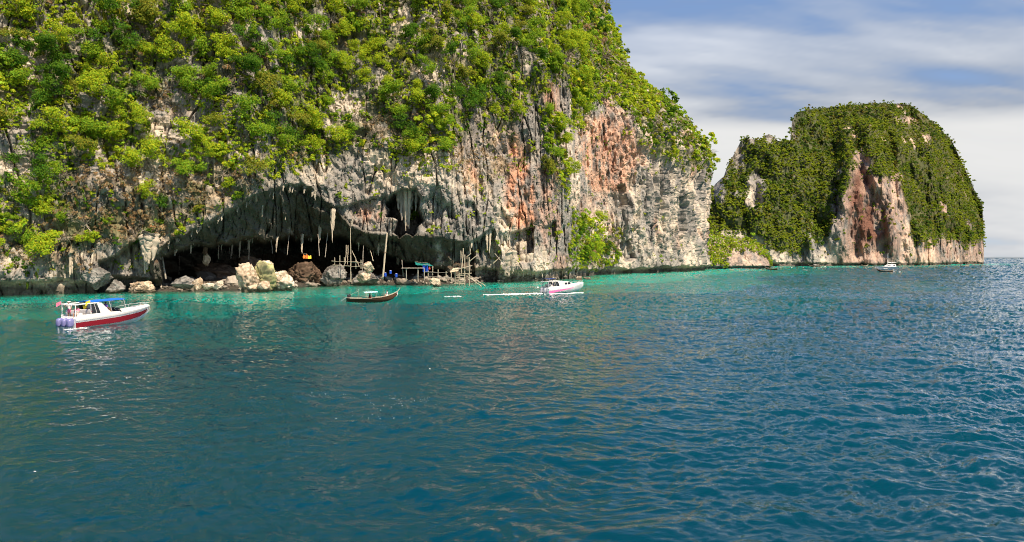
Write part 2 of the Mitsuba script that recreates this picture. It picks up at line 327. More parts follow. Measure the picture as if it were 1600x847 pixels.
def build_island():
    q = np.arange(1085, 1537.2, 1.0)
    v = np.concatenate([np.linspace(-0.02, 0.3, 60), np.linspace(0.303, 1, 110)])
    Q, V = np.meshgrid(q, v)
    Y0 = np.interp(Q, *IBASE.T)
    sky = np.interp(Q, *ISKY.T)
    back = 95 + 60 * smooth01(1235, 1300, Q)
    back = back * np.clip((1541 - Q) / 60, 0.02, 1) ** 0.6
    ztop = H + (HZ - sky) / FPX * (Y0 + back) - 3.0
    from scipy.ndimage import gaussian_filter1d
    zs = gaussian_filter1d(ztop, 24, axis=1, mode='nearest')
    ztop = np.maximum(zs * 0 + ztop, 4)
    Z = np.where(V < 0, V * 100, V * zs + (ztop - zs) * smooth01(0.45, 1, V))
    ztop_true, ztop = ztop, zs
    # steep foot, then a slope that eases off
    zr = 27 + 37 * smooth01(1290, 1330, Q) * smooth01(1430, 1400, Q) * 1.6 - 14 * smooth01(1180, 1240, Q) * smooth01(1300, 1250, Q)
    t = np.clip((Z - zr) / np.maximum(ztop - zr, 5), 0, 1)
    X0 = (Q - 800) / FPX * Y0
    d = 8 * np.clip(Z / zr, 0, 1) + (back - 8) * (0.75 * t + 0.25 * t ** 3)
    e = lambda a, b, c, s: meshkit.fbm(np.stack([X0 / a, Y0 / a + d / b, Z / c], -1), 4, s) - 0.5  # noqa: E731
    edge = smooth01(1.0, 0.9, V)
    gul = np.abs(2 * meshkit.fbm(np.stack([X0 / 34 + 0.25 * Z / 34, Y0 / 60, Z / 120], -1), 3, 79) - 1)
    d += edge * (46 * e(60, 60, 70, 71) + 30 * e(20, 22, 34, 72) - 22 * (gul - 0.25)) * np.clip(back / 80, 0, 1)
    d += 5 * e(7, 9, 30, 73) + 3.0 * e(3, 4, 6, 74) + 7 * (np.abs(2 * meshkit.fbm(np.stack([X0 / 9, Y0 / 20, Z / 40], -1), 3, 70) - 1) - 0.3) * smooth01(0, 8, Z)
    stp = meshkit.fbm(np.stack([X0 / 8, Y0 / 12, Z / 9], -1), 3, 69)
    d += 6 * (np.round(stp * 8) / 8 - 0.5)
    bay = (np.array([(1326, 290), (1334, 266), (1346, 260), (1362, 284), (1380, 312), (1392, 345), (1396, 380), (1390, 416), (1330, 416), (1322, 340)], float))
    sq = (Q - 800) / FPX * 700
    py = np.stack([(bay[:, 0] - 800) / FPX * 700, H + (HZ - bay[:, 1]) / FPX * 690], 1)
    sb = sdf(py, sq + 8 * e(14, 14, 20, 75), Z + 8 * e(14, 14, 20, 76))
    d += 13 * smooth01(-2, 9, sb) * smooth01(0, 14, Z) - 4 * np.exp(-((sb + 6) / 6) ** 2) * smooth01(1300, 1312, Q)
    for (x0, y0, x1, y1, dep) in ((1176, 268, 1190, 330, 12), (1150, 262, 1166, 300, 8), (1302, 285, 1311, 345, 14), (1268, 330, 1276, 372, 6), (1403, 366, 1414, 410, 10), (1440, 350, 1446, 400, 6), (1475, 350, 1482, 405, 6)):
        pp = [((a - 800) / FPX * 660, H + (HZ - b) / FPX * 660) for a, b in ((x0, y0), (x1, y0), (x1, y1), (x0, y1))]
        d += dep * smooth01(-3, 4, sdf(pp, (Q - 800) / FPX * 660 + 8 * e(10, 10, 16, 77), Z))
    d += 4.5 * smooth01(3.2, 1.2, Z + 5 * e(10, 10, 12, 78)) - 2
    k = 1 + d / np.hypot(X0, Y0)
    return q, v, Q, V, np.stack([X0 * k, Y0 * k, Z], -1), sb, zr


iq, iv, IQ, IV, IP, IS, IZR = build_island()
IN = normals_of(IP)
_o = smooth01(-4, 8, IS) * smooth01(6, 30, IP[..., 2]) * smooth01(120, 85, IP[..., 2])
IC = rock_colour(IP / 2.2, None, IP[..., 2] / 2.2, 0.35 * smooth01(1290, 1330, IQ), seed=80)
red = (_o * smooth01(0.2, 0.55, fb(IP[..., 0] / 9, IP[..., 1] / 9, IP[..., 2] / 40, 4, 85)))[..., None]
IC = IC * (1 - red) + np.array([.17, .088, .065]) * red
CRAGS = [[(1112, 285), (1126, 268), (1134, 258), (1138, 262), (1128, 300), (1116, 320)], [(1142, 246), (1154, 224), (1160, 224), (1160, 262), (1148, 280)], [(1166, 285), (1180, 268), (1192, 276), (1194, 316), (1180, 328), (1164, 318)], [(1235, 190), (1240, 184), (1241, 218), (1235, 220)], [(1194, 212), (1200, 207), (1208, 214), (1204, 226), (1195, 224)], [(1300, 300), (1306, 292), (1312, 340), (1304, 350)], [(1330, 246), (1342, 234), (1364, 262), (1350, 270)], [(1440, 210), (1452, 214), (1450, 226), (1440, 222)], [(1400, 186), (1425, 184), (1428, 192), (1402, 194)]]
icrag = np.zeros(IQ.shape)
_py = HZ - FPX * (IP[..., 2] - H) / IP[..., 1]
for _c in CRAGS:
    icrag = np.maximum(icrag, smooth01(-5, 3, sdf(_c, IQ + 14 * (fb(IP[..., 0] / 8, IP[..., 1] / 8, IP[..., 2] / 14, 3, 88) - 0.5), _py)))
icrag = np.maximum(icrag, smooth01(0.66, 0.72, fb(IP[..., 0] / 16, IP[..., 1] / 16, IP[..., 2] / 22, 4, 97)))
iveg = (1 - icrag) * smooth01(-2, 10, IP[..., 2] - IZR + 6 - 46 * (fb(IP[..., 0] / 25, IP[..., 1] / 25, IP[..., 2] / 25, 4, 86) - 0.5)) * smooth01(3, -3, IS)
IC = IC * (1 - 0.9 * iveg[..., None]) + np.array([.06, .075, .025]) * 0.9 * iveg[..., None]
_w = 0.8 * smooth01(3.2, 1.6, IP[..., 2] + 3 * (fb(IP[..., 0] / 6, IP[..., 1] / 6, IP[..., 2] / 3, 3, 87) - 0.5))[..., None]
IC = IC * (1 - _w) + np.array([.05, .048, .04]) * _w
btm = IP[-1].copy()
btm[:, :2] *= 1.25
btm[:, 2] = -2
mid_ = IP[-1].copy()
mid_[:, :2] *= 1.04
iv3 = np.concatenate([IP.reshape(-1, 3), mid_, btm])
scene['far_island'] = mikit.ply((iv3, grid_faces(len(iv) + 2, len(iq))), 'rock_mat', smooth=False, color=np.concatenate([IC.reshape(-1, 3), IC[-1], IC[-1]]))
labels['far_island'] = {'label': 'steep forested limestone island across the bay with a red rock scar', 'kind': 'structure'}


# ------------------------------------------------------------------ vegetation
def leaf_clump(rng, n, radius, leaf, flat, hue, tint=0.25, core=0.55):
    """Leaf sprays over the upper shells of several lobes; returns triangles and a colour for each vertex."""
    lobes = max(4, int(n / 48))
    c = rng.normal(0, 1, (lobes, 3))
    c /= np.linalg.norm(c, axis=1, keepdims=True)
    c *= radius * rng.uniform(0.3, 0.95, (lobes, 1))
    if core > 0.5:                                             # crowns gather at the ends of a few limbs
        m = 7
        e = rng.normal(0, 1, (m, 3)) * [1, 1, .8] + [0, 0, .15]
        e *= radius * rng.uniform(.35, .72, (m, 1)) / np.linalg.norm(e, axis=1, keepdims=True)
        c = e[rng.integers(0, m, lobes)] + 0.42 * c
    c *= rng.uniform(0.75, 1.3, 3)
    c[:, 2] = c[:, 2] * flat + 0.1 * radius
    r = radius * rng.uniform(0.14, 0.40, lobes)
    li = rng.integers(0, lobes, n)
    dv = rng.normal(0, 1, (n, 3))
    dv[:, 2] = np.abs(dv[:, 2]) * 1.0 - 0.35
    dv /= np.linalg.norm(dv, axis=1, keepdims=True)
    p = c[li] + dv * (r[li] * rng.uniform(core, 1.05, n) ** 0.6)[:, None] * [1, 1, 0.8]
    nn = dv + rng.normal(0, 0.45, (n, 3)) + [0, 0, 0.35]
    nn /= np.linalg.norm(nn, axis=1, keepdims=True)
    t = np.cross(nn, rng.normal(0, 1, (n, 3)))
    t /= np.linalg.norm(t, axis=1, keepdims=True)
    b = np.cross(nn, t)
    s = leaf * rng.uniform(0.6, 1.3, n)[:, None]
    droop = nn * s * 0.25
    V = np.stack([p - t * s, p + b * s * 0.55 - droop, p + t * s - droop, p - b * s * 0.55], 1).reshape(-1, 3)
    i = np.arange(n)[:, None] * 4
    F = np.concatenate([i + [0, 1, 2], i + [0, 2, 3]])
    lobe_t = rng.normal(0, 1, lobes)[li]
    k = (1 + tint * 0.5 * lobe_t + tint * 0.6 * rng.normal(0, 1, n)).clip(0.4, 1.8)
    col = np.asarray(hue) * k[:, None] * (1 + 0.18 * rng.normal(0, 1, (n, 1)) * [1, 0, -.5])
    return V, F, np.repeat(np.clip(col, 0.004, 0.6), 4, 0)


def limbs(rng, h, r0, n, spread, up=0.5):
    """A tapered trunk with n limbs, as one mesh of tubes."""
    out = []

    def tube(p, r, sides=6):
        import common
        return common.tube(p, r, sides)
    bend = rng.normal(0, 0.1 * h, 2)
    ts = np.linspace(0, 1, 5)
    tp = np.stack([bend[0] * ts ** 2, bend[1] * ts ** 2, h * ts - 0.8], 1)
    out.append(tube_mesh(tp, r0 * (1 - 0.6 * ts)))
    for _ in range(n):
        a, k = rng.uniform(0, 6.28), rng.uniform(0.45, 0.95)
        s = np.array([np.interp(k, ts, tp[:, m]) for m in range(3)])
        e = s + np.array([math.cos(a) * spread, math.sin(a) * spread, up * spread]) * rng.uniform(0.6, 1)
        m = (s + e) / 2 + rng.normal(0, 0.1 * spread, 3)
        out.append(tube_mesh(np.array([s, m, e]), np.array([r0 * 0.45, r0 * 0.3, r0 * 0.1])))
    return trimesh.util.concatenate(out)


def tube_mesh(points, radii, sides=6):
    """A closed polyline tube with its own radius at every point."""
    p = np.asarray(points, float)
    t = np.gradient(p, axis=0)
    t /= np.linalg.norm(t, axis=1, keepdims=True) + 1e-12
    a = np.cross(t, np.where(np.abs(t[:, 2:]) < 0.9, [0, 0, 1.0], [1.0, 0, 0]))
    a /= np.linalg.norm(a, axis=1, keepdims=True) + 1e-12
    b, g = np.cross(t, a), np.arange(sides) * 2 * np.pi / sides
    v = p[:, None] + np.broadcast_to(radii, (len(p),))[:, None, None] * (np.cos(g)[None, :, None] * a[:, None] + np.sin(g)[None, :, None] * b[:, None])
    n = len(p)
    i, j = np.meshgrid(np.arange(n - 1), np.arange(sides), indexing='ij')
    f = np.stack([i * sides + j, i * sides + (j + 1) % sides, (i + 1) * sides + (j + 1) % sides, (i + 1) * sides + j], -1).reshape(-1, 4)
    f = np.vstack([f[:, [0, 1, 2]], f[:, [0, 2, 3]]])
    k = np.arange(1, sides - 1)
    f = np.vstack([f, np.stack([k * 0, k + 1, k], 1), np.stack([k * 0, k, k + 1], 1) + (n - 1) * sides])
    return trimesh.Trimesh(v.reshape(-1, 3), f, process=False)


HUES = {'yellow-green': (.38, .48, .032), 'mid-green': (.235, .37, .03), 'dark green': (.09, .19, .02), 'olive': (.27, .30, .04)}
vrng = np.random.default_rng(7)
TREES = {}
for hue, c in HUES.items():
    for k in range(5):
        rng = np.random.default_rng(100 + k + 10 * len(TREES))
        R, h = 1.0, 1.25
        V, F, col = leaf_clump(rng, *((1400, R, 0.066) if k < 3 else (2200, R, 0.052)), (0.5, 0.7, 0.85, 0.6, 0.8)[k], c)
        g = f'tree_{hue.replace("-", "_").replace(" ", "_")}_{k}'
        scene[g] = {'type': 'shapegroup', 'crown': mikit.ply((V + [0, 0, h], F), 'leaf_mat', color=col), 'trunk': mikit.ply(limbs(rng, h, 0.07, 6, 0.6), 'bark_mat', smooth=True)}
        TREES.setdefault(hue, []).append(g)
BUSH = {}
for hue, c, n, leaf in (('yellow-green', HUES['yellow-green'], 300, .135), ('mid-green', HUES['mid-green'], 300, .135), ('dark green', HUES['dark green'], 300, .135), ('olive', HUES['olive'], 300, .135), ('dry', (.36, .26, .14), 260, .11)):
    for k in range(3):
        rng = np.random.default_rng(300 + 10 * len(BUSH) + k)
        V, F, col = leaf_clump(rng, n, 1.0, leaf, (0.7, 1.0, 1.5)[k], c, 0.3, 0.4)
        g = f'bush_{hue.replace("-", "_").replace(" ", "_")}_{k}'
        scene[g] = {'type': 'shapegroup', 'leaves': mikit.ply((V, F), 'leaf_mat', color=col)}
        BUSH.setdefault(hue, []).append(g)


for k in range(3):                                              # grey leafless twigs, and creepers that hang
    rng = np.random.default_rng(380 + k)
    tw = []
    for _ in range(26):
        a = rng.normal(0, 1, 3) * [1, 1, .8] + [0, 0, .5]
        a /= np.linalg.norm(a)
        m_ = a * .5 + rng.normal(0, .12, 3)
        tw.append(tube_mesh([a * .05, m_, a * rng.uniform(.7, 1.2) + rng.normal(0, .12, 3)], [.03, .022, .010], 3))
    scene[f'twigs_{k}'] = {'type': 'shapegroup', 'leaves': mikit.ply(trimesh.util.concatenate(tw), 'twig_mat')}
    BUSH.setdefault('twigs', []).append(f'twigs_{k}')
    n, VV, FF, CC_ = 0, [], [], []
    for _ in range(7):
        V, F, col = leaf_clump(rng, 48, .28, .10, 1.0, HUES['mid-green' if k else 'olive'], .3, .2)
        V = V * [.7, .7, rng.uniform(2.4, 4.2)] + [rng.normal(0, .45), rng.normal(0, .45), rng.uniform(-1.3, -.4)]
        VV.append(V), FF.append(F + n), CC_.append(col)
        n += len(V)
    scene[f'creeper_{k}'] = {'type': 'shapegroup', 'leaves': mikit.ply((np.concatenate(VV), np.concatenate(FF)), 'leaf_mat', color=np.concatenate(CC_))}
    BUSH.setdefault('creeper', []).append(f'creeper_{k}')


def thin(P, r, order):
    """Indices of points that keep their distance from one another, in the given order of preference."""
    from scipy.spatial import cKDTree
    order = np.asarray(order)
    nb = cKDTree(P[order]).query_ball_point(P[order], 0.72 * r[order])
    free, out = np.ones(len(order), bool), []
    for k in range(len(order)):
        if free[k]:
            out.append(order[k])
            free[nb[k]] = False
    return np.array(out, int)


def cover(q, z):
    a = metres(q)
    m = 1 - inside(BARE, a, z, 2.5)
    return np.maximum(m, inside(LUSH, a, z, 1.5))


def place(p, n, scale, lean_, rng, squash=1.0):
    m = np.eye(4)
    a = rng.uniform(0, 2 * np.pi)
    up = np.array([n[0] * lean_, n[1] * lean_, 1.0])
    up /= np.linalg.norm(up)
    x = np.cross([math.cos(a), math.sin(a), 0.2], up)
    x /= np.linalg.norm(x)
    m[:3, 0], m[:3, 1], m[:3, 2], m[:3, 3] = x * scale, np.cross(up, x) * scale, up * scale * squash, p
    return T(m)


MARKS = [(40, 30, 'in the top left corner of the cliff'), (40, 130, 'above the grey rock at the left edge'), (30, 250, 'beside the grey rock at the left edge'), (40, 340, 'low at the left edge above the water'),
         (160, 60, 'high above the left wooded spur'), (170, 150, 'on the wooded spur on the left'), (150, 260, 'at the foot of the left spur'), (160, 350, 'above the drip-stones left of the cave'),
         (280, 40, 'at the top edge, second quarter'), (270, 140, 'beside the grey slabs high above the cave'), (260, 230, 'above the left end of the cave roof'), (330, 270, 'on the left slope of the cave roof'),
         (400, 40, 'at the top edge above the cave'), (400, 140, 'halfway up above the cave'), (420, 240, 'just above the cave arch'), (520, 50, 'at the top edge, middle'),
         (520, 140, 'halfway up right of the cave arch'), (520, 220, "above the cave's right half"), (620, 60, 'beside the grey gully at the top'), (640, 150, 'below the small grey gully'),
         (620, 230, 'above the tall black hole'), (740, 60, 'at the top edge left of the skyline'), (740, 150, 'right above the grey middle wall'), (760, 230, 'left of the orange streaks'),
         (860, 60, 'high left of the skyline'), (850, 160, 'above the orange streaks'), (870, 260, 'right beside the orange streaks'), (925, 370, 'at the foot of the right rock face'),
         (930, 110, 'above the red rock face'), (980, 160, 'at the upper red rim'), (975, 60, 'on the skyline near the top'), (1015, 150, 'on the middle of the right skyline'),
         (1040, 220, 'on the lower right-hand rim'), (1085, 220, 'at the lower right skyline')]
# trees that one can tell apart
rng = np.random.default_rng(17)
N = 26000
q = rng.uniform(-60, 1118, N)
z = rng.uniform(5, 205, N) ** 1.0
P, nrm = on_cliff(q, z)
pw = P @ np.array([0, 1.0, 0])
py = HZ - FPX * (P[:, 2] - H) / pw
px = 800 + FPX * P[:, 0] / pw
lush = cover(q, z)
patch = fb(P[:, 0] / 9, P[:, 1] / 9, P[:, 2] / 9, 3, 90)
ok = (py > -40) & (rng.uniform(0, 1, N) < lush * smooth01(0.36, 0.56, patch)) & (nrm[:, 2] > -0.35)
ok &= (inside(DRY, metres(q), z, 2) < 0.5) | (rng.uniform(0, 1, N) < 0.14)
R = np.exp(rng.normal(math.log(2.15), 0.40, N)).clip(1.0, 3.9) * (1.0 - 0.35 * smooth01(280, 380, pw))
idx = np.flatnonzero(ok)
idx = thin(P, 1.45 * R, idx[np.argsort(-R[idx] + rng.normal(0, 0.6, len(idx)))])
share = R[idx] / pw[idx]
idx = idx[np.argsort(-share)][:300]
groups = {}
tone = fb(*(P.T / 14), 3, 91)
for n_, i in enumerate(idx):
    warm = tone[i] + rng.normal(0, 0.10)
    hue = 'yellow-green' if warm > 0.52 else 'mid-green' if warm > 0.38 else 'dark green' if rng.uniform() < 0.5 else 'olive'
    key = 'cliff_tree' + (f'_{n_:03d}' if n_ else '')
    g = TREES[hue][rng.integers(0, 3) if R[i] < 2.5 else rng.integers(3, 5)]
    scene[key] = {'type': 'instance', 'shapegroup': {'type': 'ref', 'id': g}, 'to_world': place(P[i] - nrm[i] * 0.3, nrm[i], R[i], 0.55, rng)}
    zone = min(MARKS, key=lambda m: (m[0] - px[i]) ** 2 + (m[1] - py[i]) ** 2)[2]
    size = 'big ' if R[i] > 2.9 else 'small ' if R[i] < 2.2 else ''
    groups.setdefault((size, hue, zone), []).append((px[i], key))
ORD = [f'number {k}' for k in range(40)]
ORD[1:13] = 'first second third fourth fifth sixth seventh eighth ninth tenth eleventh twelfth'.split()
ORD = ORD[1:]
for (size, hue, zone), ks in groups.items():
    ks.sort()
    for j, (_, key) in enumerate(ks):
        more = '' if len(ks) == 1 else (', left one', ', right one')[j] if len(ks) == 2 else f', {ORD[j]} from left'
        labels[key] = {'label': f'{size}{hue} tree {zone}{more}', 'category': 'tree', **({'group': f'{size}{hue} trees {zone}'} if len(ks) > 1 else {})}
treeP, treeR = P[idx], R[idx]

# the lesser growth between them, one mass
N = 90000
q = rng.uniform(-120, 1122, N)
z = rng.uniform(3, 225, N)
P, nrm = on_cliff(q, z)
a = metres(q)
lush, dry = cover(q, z), inside(DRY, a, z, 2.5)
patch = fb(P[:, 0] / 6, P[:, 1] / 6, P[:, 2] / 6, 3, 92)
yv = HZ - FPX * (P[:, 2] - H) / P[:, 1]
dens = np.maximum(lush * smooth01(0.34, 0.46, patch + 0.14 * smooth01(250, 330, P[:, 1])), 0.04)
dens = np.maximum(dens, 0.55 * dry * (sdf(CAVERN, a, z) < -1) * (sdf(BARE[4], a, z) < 0) + 0.10 * dry)
dens = np.maximum(dens, 0.97 * inside(LUSH, a, z, 0.8))
dens = np.maximum(dens, 0.14 * (sdf(BARE[4], a, z) > 0) * (z > 4.5))
ok = (rng.uniform(0, 1, N) < dens) & (sdf(CAVERN, a, z) < -0.3) & (sdf(HOLE, a, z) < -1.5) & (nrm[:, 2] > -0.4) & (yv > -70) & (z > 3.5)
R = np.exp(rng.normal(math.log(1.15), 0.42, N)) * (0.9 + 1.0 * smooth01(170, 400, P[:, 1]) * smooth01(45, 75, z)) * (0.65 + 0.35 * lush)
R *= 1 + 0.7 * inside(LUSH[:4], a, z, 0.8)
R *= 1 + 0.6 * (yv < -20)
idx = np.flatnonzero(ok)
idx = thin(P, 1.02 * R, rng.permutation(idx))[:9500]
tone = fb(*(P.T / 12), 3, 93)
for n_, i in enumerate(idx):
    warm = tone[i] + rng.normal(0, 0.11)
    hue = 'yellow-green' if warm > 0.52 else 'mid-green' if warm > 0.41 else 'olive' if rng.uniform() < 0.55 else 'dark green'
    if rng.uniform() < 0.88 * dry[i] or rng.uniform() < 0.06:
        hue = 'dry' if rng.uniform() < 0.7 else 'twigs'
    elif rng.uniform() < 0.22:
        hue = 'creeper' if rng.uniform() < 0.7 else 'twigs'
    scene[f'undergrowth__{n_ + 1:03d}'] = {'type': 'instance', 'shapegroup': {'type': 'ref', 'id': BUSH[hue][rng.integers(0, 3)]},
                                           'to_world': place(P[i] + nrm[i] * 0.25 * R[i], nrm[i], R[i], 0.8, rng)}
labels['undergrowth'] = {'label': 'bushes, creepers and dry grass covering the limestone cliff', 'category': 'undergrowth', 'kind': 'stuff'}

# the far forest
FAR = []
for k, c in enumerate(((.25, .30, .03), (.155, .225, .026), (.085, .14, .022), (.26, .25, .045), (.33, .39, .035))):
    rng2 = np.random.default_rng(500 + k)
    V, F, col = leaf_clump(rng2, 100, 1.0, 0.23, 0.9, c, 0.35, 0.5)
    scene[f'far_crown_{k}'] = {'type': 'shapegroup', 'leaves': mikit.ply((V, F), 'leaf_mat', color=col)}
    FAR.append(f'far_crown_{k}')
rng = np.random.default_rng(23)
N = 30000
jj, ii = rng.integers(0, len(iq), N), rng.integers(0, len(iv), N)
P, nrm, veg = IP[ii, jj], IN[ii, jj], iveg[ii, jj] * smooth01(0.27, 0.36, fb(IP[ii, jj][:, 0] / 12, IP[ii, jj][:, 1] / 12, IP[ii, jj][:, 2] / 12, 3, 96))
steep = smooth01(-0.35, 0.1, nrm[:, 2])
ok = (rng.uniform(0, 1, N) < (0.97 * veg + 0.02) * steep) & (P[:, 2] > 8)
R = np.clip(np.exp(rng.normal(math.log(2.35), 0.38, N)), 1.0, 4.6)
idx = thin(P, 1.0 * R, rng.permutation(np.flatnonzero(ok)))[:8200]
tone = fb(*(P.T / 26), 3, 95)
for n_, i in enumerate(idx):
    w = tone[i] + rng.normal(0, 0.12)
    g = FAR[4 if w > 0.62 else 0 if w > 0.53 else 1 if w > 0.44 else 2 if rng.uniform() < 0.7 else 3]
    scene[f'far_forest__{n_ + 1:03d}'] = {'type': 'instance', 'shapegroup': {'type': 'ref', 'id': g}, 'to_world': place(P[i] + [0, 0, 0.4 * R[i]], nrm[i], R[i], 0.3, rng)}
labels['far_forest'] = {'label': 'dense green forest covering the far limestone island', 'category': 'forest', 'kind': 'stuff'}

# ------------------------------------------------------------------ the sea: a real surface over water that scatters, and a seabed
SHORE = np.stack([*plan(np.linspace(-250, 1240, 300))[:2]], 1)
ISHORE = IP[3][:, :2]


def off_shore(x, y):
    from scipy.spatial import cKDTree
    return np.minimum(cKDTree(SHORE).query(np.stack([x, y], -1))[0], (0.62 + 1.0 * smooth01(250, 420, x)) * cKDTree(ISHORE).query(np.stack([x, y], -1))[0])


def waves(x, y):
    """Height and slopes of the water."""
    rng = np.random.default_rng(1)
    n = 104
    lam = np.concatenate([np.geomspace(0.24, 3.4, 86) * rng.uniform(.93, 1.07, 86), np.geomspace(3.6, 30, 18)])
    th = np.radians(102) + rng.normal(0, 0.85, n)
    ph = rng.uniform(0, 6.28, n)
    gust = fb(x / 22, y / 30, x * 0, 3, 3)
    calm = 0.5 + 0.8 * smooth01(-30, 60, x + 0.12 * y + 40 * (gust - 0.5))      # lee of the cliff on the left, wind on the right
    open_ = smooth01(120, 500, np.hypot(x, y)) * smooth01(-60, 120, x - 0.05 * y)
    z, sx, sy = np.zeros_like(x), np.zeros_like(x), np.zeros_like(x)
    wx, wy = x + 3.0 * (fb(x / 5, y / 5, x * 0, 2, 13) - 0.5), y + 3.0 * (fb(x / 5, y / 5, x * 0, 2, 14) - 0.5)
    for i in range(n):
        k = 2 * np.pi / lam[i]
        m = calm * (0.35 + 1.3 * gust) * (0.046 if lam[i] < 1.4 else 0.033) if lam[i] < 3.6 else (0.013 * calm if lam[i] < 9 else 0.005 + 0.028 * open_)
        cx, cy = math.cos(th[i]), math.sin(th[i])
        p = (k * (cx * wx + cy * wy) + ph[i]).astype(np.float32)
        s_, c_ = np.sin(p), np.cos(p)
        z += m / k * (c_ + 0.25 * (c_ * c_ - s_ * s_))
        t_ = m * (s_ + s_ * c_)
        sx -= cx * t_
        sy -= cy * t_
    return z, sx, sy


az = np.radians(np.concatenate([np.linspace(-75, -42, 50, endpoint=False), np.linspace(-42, 42, 1020), np.linspace(42, 75, 51)[1:]]))
dep = np.concatenate([np.linspace(H / 3, H / 15, 24, endpoint=False), np.linspace(H / 15, H / 140, 560, endpoint=False), np.linspace(H / 140, H / 9000, 190)])
RR, AZ = np.meshgrid(H / dep, az, indexing='ij')
WX, WY = RR * np.sin(AZ), RR * np.cos(AZ)
wz_, wsx, wsy = waves(WX, WY)
# far off the mesh is coarser than the ripples: slopes that crests would hide are eased
ur, vr = WX / RR, WY / RR
sr = wsx * ur + wsy * vr
fix = np.maximum(sr, -0.7 * H / RR * (1 - np.exp(np.minimum(sr / (0.7 * H / RR), 0)))) - sr
fix = np.where(sr < 0, fix, 0)
wsx, wsy = wsx + fix * ur, wsy + fix * vr
WN = np.stack([-wsx, -wsy, np.ones_like(wsx)], -1).reshape(-1, 3)
WN /= np.linalg.norm(WN, axis=1, keepdims=True)
WV = np.stack([WX, WY, wz_], -1).reshape(-1, 3)
WF = grid_faces(*WX.shape)
if np.cross(WV[WF[0, 1]] - WV[WF[0, 0]], WV[WF[0, 2]] - WV[WF[0, 0]])[2] < 0:
    WF = WF[:, ::-1]
off = off_shore(WV[:, 0], WV[:, 1])
off = off + 26 * (fb(WV[:, 0] / 24, WV[:, 1] / 24, WV[:, 0] * 0, 4, 7) - 0.5) * np.clip(off / 14, 0, 1.6) + 3 * (fb(WV[:, 0] / 4, WV[:, 1] / 4, WV[:, 0] * 0, 3, 8) - 0.5)
fo = off[WF].mean(1)
# clear deep water, and sand-clouded water towards the shore: one body of water each
WATERS = [('sea', 1e9, (.0005, .148, .232)), ('teal_water', 112, (.001, .205, .245)), ('turquoise_water', 68, (.001, .38, .34)), ('shallow_water', 34, (.004, .60, .51)), ('shore_water', 6, (.08, .48, .34))]
for n_, (name, far, alb) in enumerate(WATERS):
    near = WATERS[n_ + 1][1] if n_ + 1 < len(WATERS) else -1e9
    f = WF[(fo < far) & (fo >= near)]
    used, inv = np.unique(f, return_inverse=True)
    scene[name + '_body'] = {'type': 'homogeneous', 'sigma_t': 0.15, 'albedo': rgb(*alb)}
    scene[name] = {'type': 'ply', 'filename': meshkit.write_ply((WV[used], inv.reshape(-1, 3)), False, normals=WN[used]), 'face_normals': False,
                   'bsdf': {'type': 'ref', 'id': 'water_mat'}, 'interior': {'type': 'ref', 'id': name + '_body'}}
    labels[name] = {'kind': 'structure'}
scene['water_mat'] = {'type': 'thindielectric', 'int_ior': 1.18}
bx, by = np.meshgrid(np.concatenate([[-9000], np.linspace(-400, 800, 90), [9000]]), np.concatenate([[-300], np.linspace(0, 900, 80), [12000]]))
bo = np.minimum(off_shore(bx.ravel(), by.ravel()), 200)
bz = -np.interp(bo, [0, 5, 15, 40, 100], [1.5, 2.0, 4, 9, 22]) - 1.5 * fb(bx.ravel() / 15, by.ravel() / 15, bo * 0, 3, 9)
sv = np.stack([bx.ravel(), by.ravel(), bz], 1)
scene['seabed'] = mikit.ply((sv, grid_faces(*bx.shape)), {'type': 'twosided', 'bsdf': {'type': 'diffuse', 'reflectance': rgb(.42, .40, .30)}}, smooth=True)
labels['seabed'] = {'kind': 'structure'}

